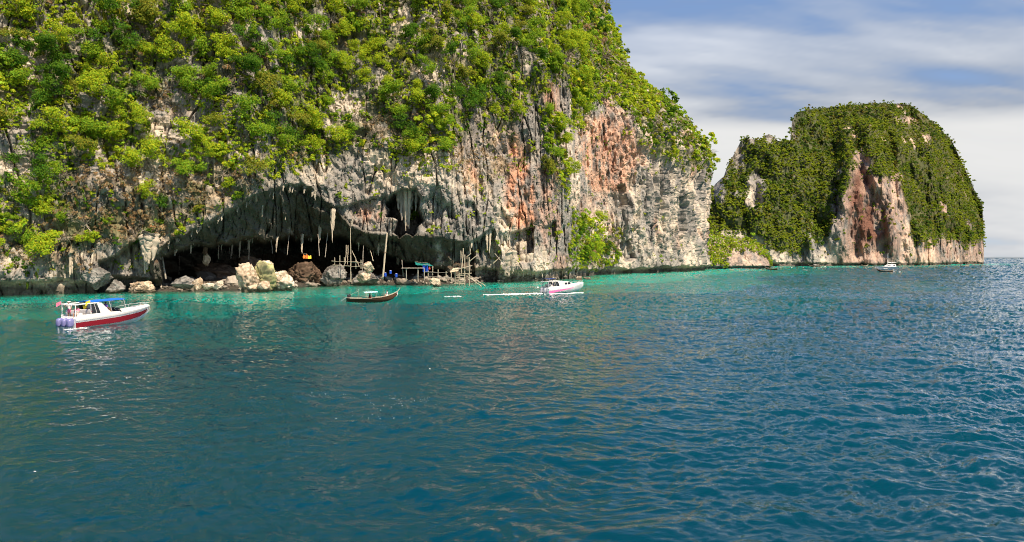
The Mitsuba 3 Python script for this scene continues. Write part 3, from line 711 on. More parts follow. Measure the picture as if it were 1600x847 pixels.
# ------------------------------------------------------------------ the low rocky cape in front of the bay
def build_cape():
    sky = np.array([(1094, 372), (1104, 366), (1120, 368), (1142, 371), (1166, 373), (1184, 380), (1196, 390), (1201, 402), (1204, 414)], float)
    q, v = np.arange(1092, 1205, 0.55), np.concatenate([np.linspace(-0.06, 1, 70)])
    Q, V = np.meshgrid(q, v)
    Y0 = np.interp(Q, [1092, 1110, 1204], [452, 462, 490])
    back = 26 * np.clip((1208 - Q) / 40, 0.05, 1) ** 0.5
    zt = H + (HZ - np.interp(Q, *sky.T)) / FPX * (Y0 + back)
    Z = np.where(V < 0, V * 30, V * np.maximum(zt, 0.4))
    X0 = (Q - 800) / FPX * Y0
    e = lambda a, c, s: meshkit.fbm(np.stack([X0 / a, Y0 / a, Z / c], -1), 4, s) - 0.5  # noqa: E731
    d = back * (0.35 * np.clip(V, 0, 1) + 0.65 * np.clip(V, 0, 1) ** 3) + 9 * e(9, 9, 171) + 3.5 * e(2.5, 3, 172) + 3.5 * smooth01(2.2, 0.8, Z + 1.5 * e(4, 4, 173))
    k = 1 + d / np.hypot(X0, Y0)
    P = np.stack([X0 * k, Y0 * k, Z], -1)
    far = P[-1].copy()
    far[:, :2] *= 1.06
    far[:, 2] = -2
    C = rock_colour(P / 1.4, None, Z / 1.4, np.full(Z.shape, 0.25), seed=180)
    w = 0.8 * smooth01(1.8, 0.8, Z + 1.6 * e(3, 2, 174))[..., None]
    C = C * (1 - w) + np.array([.05, .05, .04]) * w
    scene['rocky_cape'] = mikit.ply((np.concatenate([P.reshape(-1, 3), far]), grid_faces(len(v) + 1, len(q))), 'rock_mat', color=np.concatenate([C.reshape(-1, 3), C[-1]]))
    labels['rocky_cape'] = {'label': 'low rocky cape with bright shrubs at the right foot of the cliff', 'kind': 'structure'}
    N = normals_of(P)
    rng = np.random.default_rng(77)
    m = 3200
    jj, ii = rng.integers(0, len(q), m), rng.integers(4, len(v), m)
    p, n = P[ii, jj], N[ii, jj]
    qq, vv = Q[ii, jj], V[ii, jj]
    dens = np.where(qq < 1138, 0.9 * (vv > 0.12), 0.85 * smooth01(0.52, 0.72, vv))
    r = np.exp(rng.normal(math.log(1.9), 0.3, m))
    for t, i in enumerate(thin(p, 0.95 * r, np.flatnonzero(rng.uniform(0, 1, m) < dens))[:330]):
        hue = 'yellow-green' if rng.uniform() < 0.62 else 'mid-green' if rng.uniform() < 0.7 else 'olive'
        scene[f'cape_shrubbery__{t + 1:03d}'] = {'type': 'instance', 'shapegroup': {'type': 'ref', 'id': BUSH[hue][rng.integers(0, 3)]}, 'to_world': place(p[i] + n[i] * 0.3, n[i], r[i], 0.5, rng)}
    labels['cape_shrubbery'] = {'label': 'bright yellow-green shrubbery growing over the low rocky cape', 'category': 'shrubbery', 'kind': 'stuff'}


build_cape()

# ------------------------------------------------------------------ helpers for things
PAL = {'white_paint': ((.80, .80, .78), .25), 'red_paint': ((.21, .008, .018), .25), 'grey_paint': ((.32, .33, .38), .35), 'blue_canvas': ((.010, .10, .48), .8), 'pale_canvas': ((.42, .62, .72), .8),
       'lavender_paint': ((.17, .17, .37), .35), 'dark_plastic': ((.02, .02, .024), .4), 'seat_vinyl': ((.62, .60, .58), .5), 'navy_canvas': ((.012, .03, .12), .8), 'pink_paint': ((.72, .14, .36), .3),
       'skin': ((.38, .21, .13), .6), 'hair': ((.015, .012, .010), .6), 'white_cloth': ((.75, .72, .70), .9), 'pink_cloth': ((.72, .18, .30), .9), 'violet_cloth': ((.16, .10, .40), .9), 'red_cloth': ((.55, .06, .04), .9),
       'dark_cloth': ((.03, .03, .05), .9), 'yellow_cloth': ((.80, .66, .06), .9), 'steel': ((.55, .55, .56), .3), 'dark_wood': ((.085, .045, .026), .6), 'pale_wood': ((.48, .40, .30), .7), 'brown_wood': ((.16, .10, .06), .7),
       'bamboo': ((.42, .36, .27), .7), 'grey_bamboo': ((.30, .27, .23), .7), 'thatch': ((.46, .38, .28), .95), 'barrel_plastic': ((.012, .06, .42), .35), 'teal_tarp': ((.01, .13, .12), .8), 'orange_cloth': ((.50, .15, .03), .9),
       'foam': ((.85, .88, .88), .95), 'buoy_plastic': ((.85, .83, .78), .4), 'tinted_glass': ((.012, .016, .02), .08)}
for _n, (_c, _r) in PAL.items():
    scene[_n] = {'type': 'twosided', 'bsdf': {'type': 'principled', 'base_color': rgb(*_c), 'roughness': _r, 'specular': 0.5 if _r < 0.6 else 0.2}}
USED = {}


def numbered(name):
    n = USED.get(name, 0)
    USED[name] = n + 1
    return name if not n else f'{name}_{n:03d}'


PLACE = {}


def thing(name, label, cat, m, group=None):
    key = numbered(name)
    PLACE[key] = m
    labels[key] = {'label': label, 'category': cat, **({'group': group} if group else {})}
    return key


def part(parent, name, mesh, mat, smooth=30, label=None, **kw):
    key = numbered(f'{parent}__{name}')
    root = parent.split('__')[0]
    scene[key] = mikit.ply(mesh, mat, smooth=smooth, to_world=T(PLACE[root]), **kw)
    if label:
        labels[key] = {'label': label}
    return key


def at(x, y, Y): return np.array([(x - 800) / FPX * Y, Y, H + (HZ - y) / FPX * Y])


def frame(p, heading, trim=0.0):
    """x forward along the heading (a plan vector), y to port, z up; trim lifts the bow, in degrees."""
    h = np.array([heading[0], heading[1], 0.0]) / math.hypot(*heading[:2])
    f = h * math.cos(math.radians(trim)) + np.array([0, 0, math.sin(math.radians(trim))])
    left = np.cross([0, 0, 1], h)
    m = np.eye(4)
    m[:3, 0], m[:3, 1], m[:3, 2], m[:3, 3] = f, left, np.cross(f, left), p
    return m


def shift(p): return frame(p, (1, 0))
def box(c, s, bevel=0.0):
    if bevel <= 0:
        return trimesh.creation.box(s, transform=trimesh.transformations.translation_matrix(c))
    hs = np.array(s) / 2 - bevel
    pts = Manifold.batch_hull([Manifold.sphere(bevel, 8).translate([float(a * hs[0]), float(b * hs[1]), float(d * hs[2])]) for a in (-1, 1) for b in (-1, 1) for d in (-1, 1)]).translate([float(v) for v in c]).to_mesh()
    return trimesh.Trimesh(pts.vert_properties[:, :3], pts.tri_verts, process=False)


def cat(*ms): return trimesh.util.concatenate(list(ms))
def rod(a, b, r, r2=None, sides=6): return tube_mesh(np.array([a, b], float), np.array([r, r if r2 is None else r2]), sides)
def hull_pts(pts):
    return trimesh.convex.convex_hull(np.array(pts, float))


def loft(sections):
    """Skin through equal-length section polylines (closed loops), with end caps."""
    S = np.array(sections, float)
    n, k, _ = S.shape
    v = S.reshape(-1, 3)
    f = []
    for i in range(n - 1):
        for j in range(k):
            a, b = i * k + j, i * k + (j + 1) % k
            f += [[a, b, b + k], [a, b + k, a + k]]
    v = np.vstack([v, S[0].mean(0), S[-1].mean(0)])
    for j in range(k):
        f += [[len(v) - 2, (j + 1) % k, j], [len(v) - 1, (n - 1) * k + j, (n - 1) * k + (j + 1) % k]]
    m = trimesh.Trimesh(v, f, process=False)
    return m


def strip(a, b):
    """A ribbon between two polylines."""
    a, b = np.array(a, float), np.array(b, float)
    n = len(a)
    i = np.arange(n - 1)
    return trimesh.Trimesh(np.vstack([a, b]), np.vstack([np.stack([i, i + 1, i + 1 + n], 1), np.stack([i, i + 1 + n, i + n], 1)]), process=False)


# ------------------------------------------------------------------ people
def person(label, m, shirt, shorts, pose='sit', look=0.0, hat=None):
    """One body over a posed skeleton (metres; x forward, z up, the seat or the soles at 0); shirt, shorts and hair are its clothing."""
    hip = 0.12 if pose == 'sit' else 0.88
    J = {'pelvis': (0, 0, hip), 'waist': (0.0, 0, hip + 0.18), 'chest': (0.02, 0, hip + 0.40), 'neck': (0.03, 0, hip + 0.56), 'head': (0.05, 0, hip + 0.70)}
    for s_, k in ((1, 'l'), (-1, 'r')):
        J['sh' + k] = (0.02, 0.18 * s_, hip + 0.49)
        J['hp' + k] = (0, 0.09 * s_, hip - 0.01)
        if pose == 'sit':
            J['kn' + k], J['an' + k], J['to' + k] = (0.42, 0.13 * s_, hip + 0.02), (0.44, 0.13 * s_, hip - 0.42), (0.60, 0.15 * s_, hip - 0.45)
            J['el' + k], J['wr' + k], J['ha' + k] = (0.10, 0.25 * s_, hip + 0.24), (0.30, 0.16 * s_, hip + 0.13), (0.38, 0.13 * s_, hip + 0.11)
        else:
            J['kn' + k], J['an' + k], J['to' + k] = (0.03, 0.11 * s_, hip - 0.43), (-0.02, 0.12 * s_, hip - 0.82), (0.15, 0.14 * s_, hip - 0.86)
            J['el' + k], J['wr' + k], J['ha' + k] = (-0.02 if s_ > 0 else 0.16, 0.27 * s_, hip + 0.22), (0.12 if s_ > 0 else 0.36, 0.24 * s_, hip + 0.02 if s_ > 0 else hip + 0.34), (0.15 if s_ > 0 else 0.44, 0.23 * s_, hip - 0.05 if s_ > 0 else hip + 0.38)
    J = {k: np.array(v, float) for k, v in J.items()}

    def bone(a, b, ra, rb, sq=1.0):
        sp = lambda p, r: Manifold.sphere(r, 12).scale([1.0 * (0.72 if sq < 1 else 1), 1, 1]).translate([float(x) for x in p])  # noqa: E731
        return Manifold.batch_hull([sp(J[a], ra), sp(J[b], rb)])
    bones = [bone('pelvis', 'waist', .145, .125, .7), bone('waist', 'chest', .125, .15, .7), bone('neck', 'head', .055, .06)]
    bones += [Manifold.batch_hull([Manifold.sphere(.075, 12).translate([float(x) for x in J['shl']]), Manifold.sphere(.075, 12).translate([float(x) for x in J['shr']]), Manifold.sphere(.13, 12).scale([.72, 1, 1]).translate([float(x) for x in J['chest']])])]
    head = Manifold.sphere(.105, 16).scale([0.95, 0.78, 1.18]).translate([float(x) for x in J['head'] + [0, 0, .02]])
    nose = Manifold.batch_hull([Manifold.sphere(.012, 8).translate([float(J['head'][0] + .105), 0, float(J['head'][2])]), Manifold.sphere(.010, 8).translate([float(J['head'][0] + .088), 0, float(J['head'][2] + .045)])])
    bones += [head, nose] + [Manifold.sphere(.028, 8).scale([.8, .4, 1.2]).translate([float(J['head'][0] - .005), .082 * s_, float(J['head'][2] + .01)]) for s_ in (1, -1)]
    for k in 'lr':
        bones += [bone('hp' + k, 'kn' + k, .088, .058), bone('kn' + k, 'an' + k, .056, .040), bone('an' + k, 'to' + k, .042, .032), bone('sh' + k, 'el' + k, .055, .042), bone('el' + k, 'wr' + k, .041, .029)]
        h0, w0 = J['ha' + k], J['wr' + k]
        fwd = (h0 - w0) / np.linalg.norm(h0 - w0)
        side = np.cross(fwd, [0, 0, 1.0])
        side /= np.linalg.norm(side) + 1e-9
        bones.append(bone('wr' + k, 'ha' + k, .030, .036))
        for q_ in range(4):
            a_ = h0 + side * (q_ - 1.5) * .019
            bones.append(Manifold.batch_hull([Manifold.sphere(.010, 6).translate([float(x) for x in a_]), Manifold.sphere(.008, 6).translate([float(x) for x in a_ + fwd * (.07 + .012 * (q_ in (1, 2))) + [0, 0, -.02]])]))
        a_ = w0 + 0.4 * (h0 - w0) + side * .035
        bones.append(Manifold.batch_hull([Manifold.sphere(.011, 6).translate([float(x) for x in a_]), Manifold.sphere(.009, 6).translate([float(x) for x in a_ + fwd * .05 + side * .03])]))

    def out(parts):
        x = Manifold.batch_boolean(parts, __import__('manifold3d').OpType.Add).to_mesh()
        return trimesh.Trimesh(x.vert_properties[:, :3], x.tri_verts, process=False)
    t = thing('person', label, 'person', m)
    part(t, 'body', out(bones), 'skin', 60)
    fat = 0.018
    sh = [bone('pelvis', 'waist', .15 + fat, .13 + fat, .7), bone('waist', 'chest', .13 + fat, .152 + fat, .7),
          Manifold.batch_hull([Manifold.sphere(.075 + fat, 12).translate([float(x) for x in J['shl']]), Manifold.sphere(.075 + fat, 12).translate([float(x) for x in J['shr']]), Manifold.sphere(.13 + fat, 12).scale([.74, 1, 1]).translate([float(x) for x in J['chest']])])]
    for k in 'lr':
        J['_m'] = J['sh' + k] * 0.4 + J['el' + k] * 0.6
        sh.append(bone('sh' + k, '_m', .06 + fat, .05 + fat))
    part(t, 'shirt', out(sh), shirt, 60)
    so = [bone('pelvis', 'waist', .155 + fat, .11 + fat, .7)]
    for k in 'lr':
        J['_m'] = J['hp' + k] * 0.25 + J['kn' + k] * 0.75
        so.append(bone('hp' + k, '_m', .092 + fat, .07 + fat))
    part(t, 'shorts', out(so), shorts, 60)
    hc = [float(x) for x in J['head'] + [-.018, 0, .045]]
    cap = Manifold.sphere(.112, 16).scale([.98, .84, 1.08]).translate(hc) - Manifold.cube([.4, .4, .3], True).translate([hc[0] + .16, 0, hc[2] - .14])
    if hat:
        cap = cap + Manifold.cylinder(.015, .2, .19, 16).translate([hc[0], 0, hc[2] + .03])
    x = cap.to_mesh()
    part(t, 'hat' if hat else 'hair', trimesh.Trimesh(x.vert_properties[:, :3], x.tri_verts, process=False), hat or 'hair', 60)
    return t


def local(m, p, turn=0.0):
    """A frame standing at p of the frame m, turned by degrees."""
    r = np.eye(4)
    a = math.radians(turn)
    r[:2, :2] = [[math.cos(a), -math.sin(a)], [math.sin(a), math.cos(a)]]
    r[:3, 3] = p
    return m @ r


# ------------------------------------------------------------------ speedboats
def speedboat(label, m, L, side, side_label, canopy, style):
    t = thing('speedboat', label, 'boat', m)
    xs_ = np.array([0, .12, .3, .5, .68, .82, .92, .98, 1.0]) * L
    k = xs_ / L
    beam = np.interp(k, [0, .3, .6, .8, .92, 1], [1.42, 1.5, 1.45, 1.12, .62, .10]) * L / 10.3
    gun = np.interp(k, [0, .2, .5, .8, 1], [1.02, 1.08, 1.22, 1.42, 1.58])
    chb = beam * np.interp(k, [0, .6, .9, 1], [.93, .88, .55, .3])
    chz = np.interp(k, [0, .5, .8, .95, 1], [.08, .12, .38, .85, 1.2])
    kee = np.interp(k, [0, .6, .85, .96, 1], [-.42, -.40, -.15, .45, 1.0])
    sec = [[(x, 0, kz), (x, c, cz_), (x, b, g), (x, b - .10, g + .05), (x, -(b - .10), g + .05), (x, -b, g), (x, -c, cz_)] for x, kz, c, cz_, b, g in zip(xs_, kee, chb, chz, beam, gun)]
    hullm = loft(sec)
    part(t, 'hull', hullm, 'white_paint', 25)
    for s_ in (1, -1):
        def on(f): return [(x, s_ * (c + (b - c) * f + 0.012), cz_ + (g - cz_) * f) for x, c, cz_, b, g in zip(xs_[:-1], chb, chz, beam, gun)]
        if style == 'stripe':
            part(t, 'side_panel', strip(on(.03), on(.60)), side, True, side_label)
            part(t, 'rub_line', strip([(a, b_ + s_ * .012, c_) for a, b_, c_ in on(.72)], [(a, b_ + s_ * .012, c_) for a, b_, c_ in on(.80)]), 'grey_paint', True)
        else:
            lo, hi = np.array(on(.30)), np.array(on(.62))
            w_ = np.array([1.9, 1.5, 1.0, .6, .35, .2, .12, .08])[:, None]
            mid = (lo + hi) / 2 + np.array([[0, 0, v] for v in (-.22, -.14, -.02, .06, .12, .14, .15, .15)])
            part(t, 'side_panel', strip(mid - (hi - lo) / 2 * w_, mid + (hi - lo) / 2 * w_), side, True, side_label)
    g0 = 1.10
    # cockpit: coaming walls, floor, benches
    wall = []
    for s_ in (1, -1):
        wall.append(box((L * .27, s_ * 1.22, g0 + .14), (L * .5, .12, .34), .03))
    wall.append(box((L * .02, 0, g0 + .05), (.14, 2.4, .22), .03))
    part(t, 'coaming', cat(*wall), 'white_paint')
    part(t, 'cockpit_floor', box((L * .28, 0, g0 + .012), (L * .5, 2.3, .03)), 'dark_plastic')
    for x in ((.08, .22, .38) if style == 'stripe' else (.12, .3)):
        b_ = part(t, 'bench', box((L * x, 0, g0 + .25), (.5, 2.0, .42), .06), 'seat_vinyl')
        part(b_, 'backrest', box((L * x - .28, 0, g0 + .55), (.12, 2.0, .5), .05), 'seat_vinyl')
    # foredeck with hatch
    fd = [[(x, b_ * .93, g + .05), (x, b_ * .55, g + .16), (x, 0, g + .20), (x, -b_ * .55, g + .16), (x, -b_ * .93, g + .05), (x, 0, g - .05)] for x, b_, g in zip(xs_[4:8], beam[4:8], gun[4:8])]
    part(t, 'foredeck', loft(fd), 'white_paint', 40)
    part(t, 'hatch', box((L * .80, 0, 1.68), (.5, .5, .06), .02), 'grey_paint')
    for s_ in (1, -1):
        pts = [(L * f, s_ * b_, z) for f, b_, z in ((.62, 1.25, 1.33), (.66, 1.15, 1.72), (.80, .95, 1.88), (.92, .5, 1.95), (.985, .05, 1.98))]
        part(t, 'bow_rail', cat(tube_mesh(pts, [.022] * 5, 5), rod((L * .80, s_ * .95, 1.5), (L * .80, s_ * .95, 1.88), .018), rod((L * .92, s_ * .52, 1.55), (L * .92, s_ * .5, 1.95), .018)), 'steel', True)
    # windscreen and its raked white arch
    top = 2.55 if style == 'stripe' else 2.45
    for s_ in (1, -1):
        arch = hull_pts([(L * .30, s_ * 1.28, g0), (L * .44, s_ * 1.28, g0), (L * .26, s_ * 1.12, top), (L * .31, s_ * 1.12, top), (L * .30, s_ * 1.16, g0), (L * .44, s_ * 1.16, g0), (L * .26, s_ * 1.02, top), (L * .31, s_ * 1.02, top)])
        part(t, 'arch_side', arch, 'white_paint', False)
        part(t, 'side_window', hull_pts([(L * .20, s_ * 1.2, g0 + .35), (L * .31, s_ * 1.2, g0 + .35), (L * .25, s_ * 1.08, top - .12), (L * .20, s_ * 1.08, top - .12), (L * .20, s_ * 1.18, g0 + .35), (L * .31, s_ * 1.18, g0 + .35)]), 'tinted_glass', False)
    if style == 'stripe':
        for s_ in (1, -1):
            part(t, 'roof_bar', rod((L * .01, s_ * 1.05, top), (L * .28, s_ * 1.08, top + .02), .075), 'white_paint', True)
        part(t, 'roof_bar', rod((L * .015, -1.05, top), (L * .015, 1.05, top), .07), 'white_paint', True)
    else:
        part(t, 'hard_top', box((L * .14, 0, top + .04), (L * .30, 2.3, .09), .035), 'white_paint')
    post = [rod((L * .01, s_ * 1.15, g0), (L * .02, s_ * 1.05, top), .04) for s_ in (1, -1)]
    for m_ in post:
        part(t, 'stern_post', m_, 'white_paint', True)
    cx0, cx1 = (.20, .60) if style == 'stripe' else (.02, .2)
    cz0 = top + .16 if style == 'stripe' else top + .55
    n_ = 9
    sec = []
    for x in np.linspace(cx0, cx1, 6) * L:
        a = np.linspace(-1, 1, n_)
        u_ = [(x, 1.15 * v, cz0 + .10 * (1 - v * v)) for v in a]
        sec.append(u_ + [(x, 1.15 * v, cz0 + .10 * (1 - v * v) - .035) for v in a[::-1]])
    c_ = part(t, 'canopy', loft(sec), canopy, 40)
    fr = []
    for x in np.linspace(cx0 + .02, cx1 - .02, 3 if style == 'stripe' else 2):
        for s_ in (1, -1):
            fr.append(rod((L * x + .35, s_ * 1.2, g0 + .1), (L * x, s_ * 1.12, cz0), .03))
    for m_ in fr:
        part(c_, 'canopy_pole', m_, 'steel', True)
    if style == 'stripe':
        wsn = [hull_pts([(L * .56, s_ * 1.18, g0 + .12), (L * .58, s_ * .04, g0 + .2), (L * .53, s_ * 1.1, g0 + .62), (L * .54, s_ * .04, g0 + .7), (L * .555, s_ * 1.18, g0 + .12), (L * .575, s_ * .04, g0 + .2)]) for s_ in (1, -1)]
        part(t, 'windscreen', cat(*wsn), 'tinted_glass', False)
    else:
        part(t, 'cabin', loft([[(L * f, b_, g0 + .1), (L * f, b_ * .86, z), (L * f, 0, z + .08), (L * f, -b_ * .86, z), (L * f, -b_, g0 + .1)] for f, b_, z in ((.30, 1.2, 2.25), (.42, 1.18, 2.3), (.55, 1.05, 2.12), (.66, .85, 1.72), (.72, .7, 1.45))]), 'white_paint', 35)
        for s_ in (1, -1):
            for f0, f1 in ((.33, .40), (.42, .49), (.51, .58)):
                q_ = [(L * f0, s_ * 1.16, 1.62), (L * f1, s_ * 1.13, 1.60), (L * f1 - .05, s_ * 1.05, 2.02), (L * f0 + .05, s_ * 1.08, 2.08)]
                part(t, 'cabin_window', hull_pts(q_ + [(a, b_ - s_ * .12, c__) for a, b_, c__ in q_]), 'tinted_glass', False)
        tw = [rod((L * .03 + a, s_ * 1.0, g0), (L * .05 + a * .6, s_ * .95, cz0), .05) for a in (0, 1.5) for s_ in (1, -1)]
        for m_ in tw:
            part(t, 'tower_post', m_, 'navy_canvas', True)
    for y_ in (-.85, 0, .85) if style == 'stripe' else (-.5, .5):
        sec = [[(-.02 - .62 * f * 1.0, y_ + w_ * np.sign(math.cos(a)) * abs(math.cos(a)) ** .7, .62 + zc + hgt * np.sign(math.sin(a)) * abs(math.sin(a)) ** .55) for a in np.linspace(0, 2 * np.pi, 16, endpoint=False)] for f, w_, hgt, zc in ((0, .18, .26, .12), (.12, .28, .44, .08), (.55, .31, .48, .04), (.9, .26, .40, .0), (1.0, .16, .28, .0))]
        e_ = part(t, 'outboard_engine', loft(sec), 'lavender_paint' if style == 'stripe' else 'grey_paint', 50)
        part(e_, 'engine_leg', hull_pts([(-.25, y_ - .06, .5), (-.25, y_ + .06, .5), (-.52, y_ - .05, .5), (-.52, y_ + .05, .5), (-.28, y_ - .04, -.55), (-.28, y_ + .04, -.55), (-.55, y_ - .03, -.55), (-.55, y_ + .03, -.55)]), 'white_paint', False)
    return t


def flag(label, m, p, h, mat, tilt):
    t = thing('flag', label, 'flag', m)
    p = np.array(p, float)
    tip = p + [tilt, 0, h]
    part(t, 'pole', rod(p, tip, .02), 'steel', True)
    a = np.linspace(0, 1, 7)
    up = [tip + [-.5 * v, .06 * math.sin(6 * v), -.05 - .12 * v] for v in a]
    dn = [tip + [-.5 * v - .05, .06 * math.sin(6 * v), -.42 - .20 * v] for v in a]
    sec = [[u_, d_, d_ + [0, .012, 0], u_ + [0, .012, 0]] for u_, d_ in zip(np.array(up), np.array(dn))]
    part(t, 'cloth', loft(sec), mat, True)


B1 = frame(at(105, 512.0, 73.2) * [1, 1, 0] + [0, 0, -0.08], (0.40, 0.92), 1.6)
speedboat('white speedboat with dark red sides, blue canopy and lavender engines', B1, 9.9, 'red_paint', 'dark red side panel', 'blue_canvas', 'stripe')
flag('small pink and white flag at the stern of the red-sided speedboat', B1, (.1, .95, 1.2), 1.75, 'pink_cloth', -.12)
flag('yellow flag above the cockpit of the red-sided speedboat', B1, (1.9, -1.1, 1.3), 1.65, 'yellow_cloth', -.1)
person('person in white at the stern of the red-sided speedboat, standing', local(B1, (.42, .30, 1.16), 200), 'white_cloth', 'pink_cloth', 'stand', hat='white_cloth')
person('person in a pink shirt sitting at the stern of the red-sided speedboat', local(B1, (.62, -.70, 1.40), 200), 'pink_cloth', 'white_cloth')
person('person in a white shirt on the middle bench of the red-sided speedboat', local(B1, (2.30, -.7, 1.56), 0), 'white_cloth', 'pink_cloth')
person('person in violet under the arch of the red-sided speedboat', local(B1, (3.95, -.55, 1.56), 0), 'violet_cloth', 'dark_cloth')
person('person in dark clothes on the foremost bench of the red-sided speedboat', local(B1, (4.6, .35, 1.50), 0), 'dark_cloth', 'dark_cloth')
person('person in a yellow shirt at the middle bench of the red-sided speedboat, far side', local(B1, (2.35, .65, 1.56), 0), 'yellow_cloth', 'dark_cloth')
B2 = frame(at(851, 459, 142.5) * [1, 1, 0] + [0, 0, 0.05], (0.80, 0.60), 2.5)
speedboat('white speedboat with a pink swoosh running along the cliff with a wake', B2, 11.0, 'pink_paint', 'pink swoosh', 'navy_canvas', 'swoosh')
person('person in dark clothes at the stern of the pink-striped speedboat', local(B2, (1.5, -.4, 1.56), 0), 'dark_cloth', 'white_cloth')


# ------------------------------------------------------------------ longtail boats
def longtail(label, m, L, canopy=None, prow=1.0, detail=True, hull='dark_wood', group=None):
    t = thing('longtail_boat', label, 'boat', m, group)
    f = np.array([0, .08, .25, .45, .65, .8, .9, .96, 1.0])
    beam = np.interp(f, [0, .1, .4, .7, .9, 1], [.35, .62, .85, .66, .24, .05])
    gun = np.interp(f, [0, .1, .4, .7, .85, .94, 1], [.72, .58, .50, .68, .98, 1.3, 1.62])
    kee = np.interp(f, [0, .3, .7, .88, 1], [.05, -.28, -.25, .12, 1.1])
    sec = []
    for x, b, g, k in zip(f * L, beam, gun, kee):
        c = k + .35 * (g - k)
        ib = max(b - .07, .02)
        sec.append([(x, 0, k), (x, b * .78, c), (x, b, g), (x, ib, g), (x, ib * .8, g - min(.34, .6 * (g - k))), (x, -ib * .8, g - min(.34, .6 * (g - k))), (x, -ib, g), (x, -b, g), (x, -b * .78, c)])
    part(t, 'hull', loft(sec), hull, 25)
    for s_ in (1, -1):
        a = [(x, s_ * (b + .03), g + .03) for x, b, g in zip(f * L, beam, gun)]
        part(t, 'gunwale', tube_mesh(a, np.full(len(a), .055), 5), 'pale_wood', True)
    part(t, 'prow', tube_mesh([(L * .955, 0, 1.2), (L * 1.0, 0, 1.62), (L * 1.03, 0, 1.62 + .28 * prow), (L * 1.05, 0, 1.62 + .55 * prow)], [.07, .085, .075, .05], 6), 'pale_wood', True)
    if detail:
        part(t, 'prow_garland', cat(*[tube_mesh([(L * .985, s_ * .07, 1.45), (L * .99, s_ * .16, 1.0), (L * .97, s_ * .1, .62)], [.07, .06, .03], 5) for s_ in (1, -1)]), 'white_cloth', True)
        for x in (.2, .36, .55, .72):
            w_ = float(np.interp(x, f, beam)) * 1.8
            part(t, 'thwart', box((L * x, 0, float(np.interp(x, f, gun)) - .06), (.24, w_, .05)), 'brown_wood')
    e_ = part(t, 'engine', cat(box((L * .05, 0, 1.02), (.62, .42, .4), .06), box((L * .05 + .1, .0, 1.30), (.3, .3, .2), .05)), 'dark_plastic')
    part(e_, 'tiller_pole', rod((L * .06, 0, 1.05), (L * .06 + 1.45, -.2, 1.85), .035, .028), 'pale_wood', True)
    part(e_, 'propeller_shaft', rod((L * .03, 0, .95), (-.9, .1, .15), .04), 'steel', True)
    part(e_, 'engine_post', rod((L * .05, 0, .4), (L * .05, 0, .95), .09), 'brown_wood', True)
    if canopy:
        x0, x1, z = L * .34, L * .60, 1.55
        sec = [[(x, v * .78, z + .10 * (1 - v * v) + .05 * (x - x0) / (x1 - x0)) for v in np.linspace(-1, 1, 7)] + [(x, v * .78, z - .05 + .10 * (1 - v * v) + .05 * (x - x0) / (x1 - x0)) for v in np.linspace(1, -1, 7)] for x in np.linspace(x0, x1, 4)]
        c_ = part(t, 'canopy', loft(sec), canopy, 40)
        part(c_, 'canopy_frame', cat(*[rod((x + dx, s_ * .72, .5), (x, s_ * .74, z), .028) for x, dx in ((x0 + .1, .5), (x0 + 1.2, 0), (x1 - .1, -.3)) for s_ in (1, -1)]), 'pale_wood', True)
    return t


LT = frame(at(541, 472, 116.0) * [1, 1, 0] + [0, 0, 0.0], (0.955, 0.30), 0.6)
longtail('long dark wooden longtail boat with a pale blue awning before the cave', LT, 8.7, 'pale_canvas', 1.1)
lm = thing('bamboo_pole', 'upright pale pole standing in the stern of the wooden longtail boat', 'pole', LT)
part(lm, 'shaft', rod((2.1, .1, .2), (2.1, .1, 1.95), .03), 'bamboo', True)
part(lm, 'pole_top', box((2.1, .1, 1.98), (.1, .1, .12), .03), 'white_cloth')
person('person in pale clothes sitting near the prow of the longtail boat', local(LT, (6.9, .0, .85), 200), 'white_cloth', 'white_cloth')
person('person in dark clothes under the awning of the wooden longtail boat', local(LT, (3.9, .1, .55), 0), 'dark_cloth', 'red_cloth')
longtail('dark longtail boat moored beside the low rocky cape', frame(at(1215, 421.6, 431) * [1, 1, 0], (-.8, .6)), 7.6, 'navy_canvas', 1.2, False)
longtail('longtail boat with raised prow under the left rock foot of the far island', frame(at(1282, 417, 570) * [1, 1, 0], (-.97, .2)), 9.0, 'white_cloth', 1.2, False)
longtail('dark longtail boat with white awning in front of the anchored yacht', frame(at(1395, 424.6, 370) * [1, 1, 0], (-.96, .2)), 8.0, 'white_cloth', 1.0, False)
longtail('pale longtail boat at the right tip of the far island', frame(at(1500, 416.6, 590) * [1, 1, 0], (.97, .2)), 9.2, None, .6, False, 'pale_wood')
longtail('low pale longtail boat left of the anchored yacht, close under the red cliff', frame(at(1344, 416.3, 600) * [1, 1, 0], (.98, .1)), 7.4, None, .3, False, 'pale_wood')


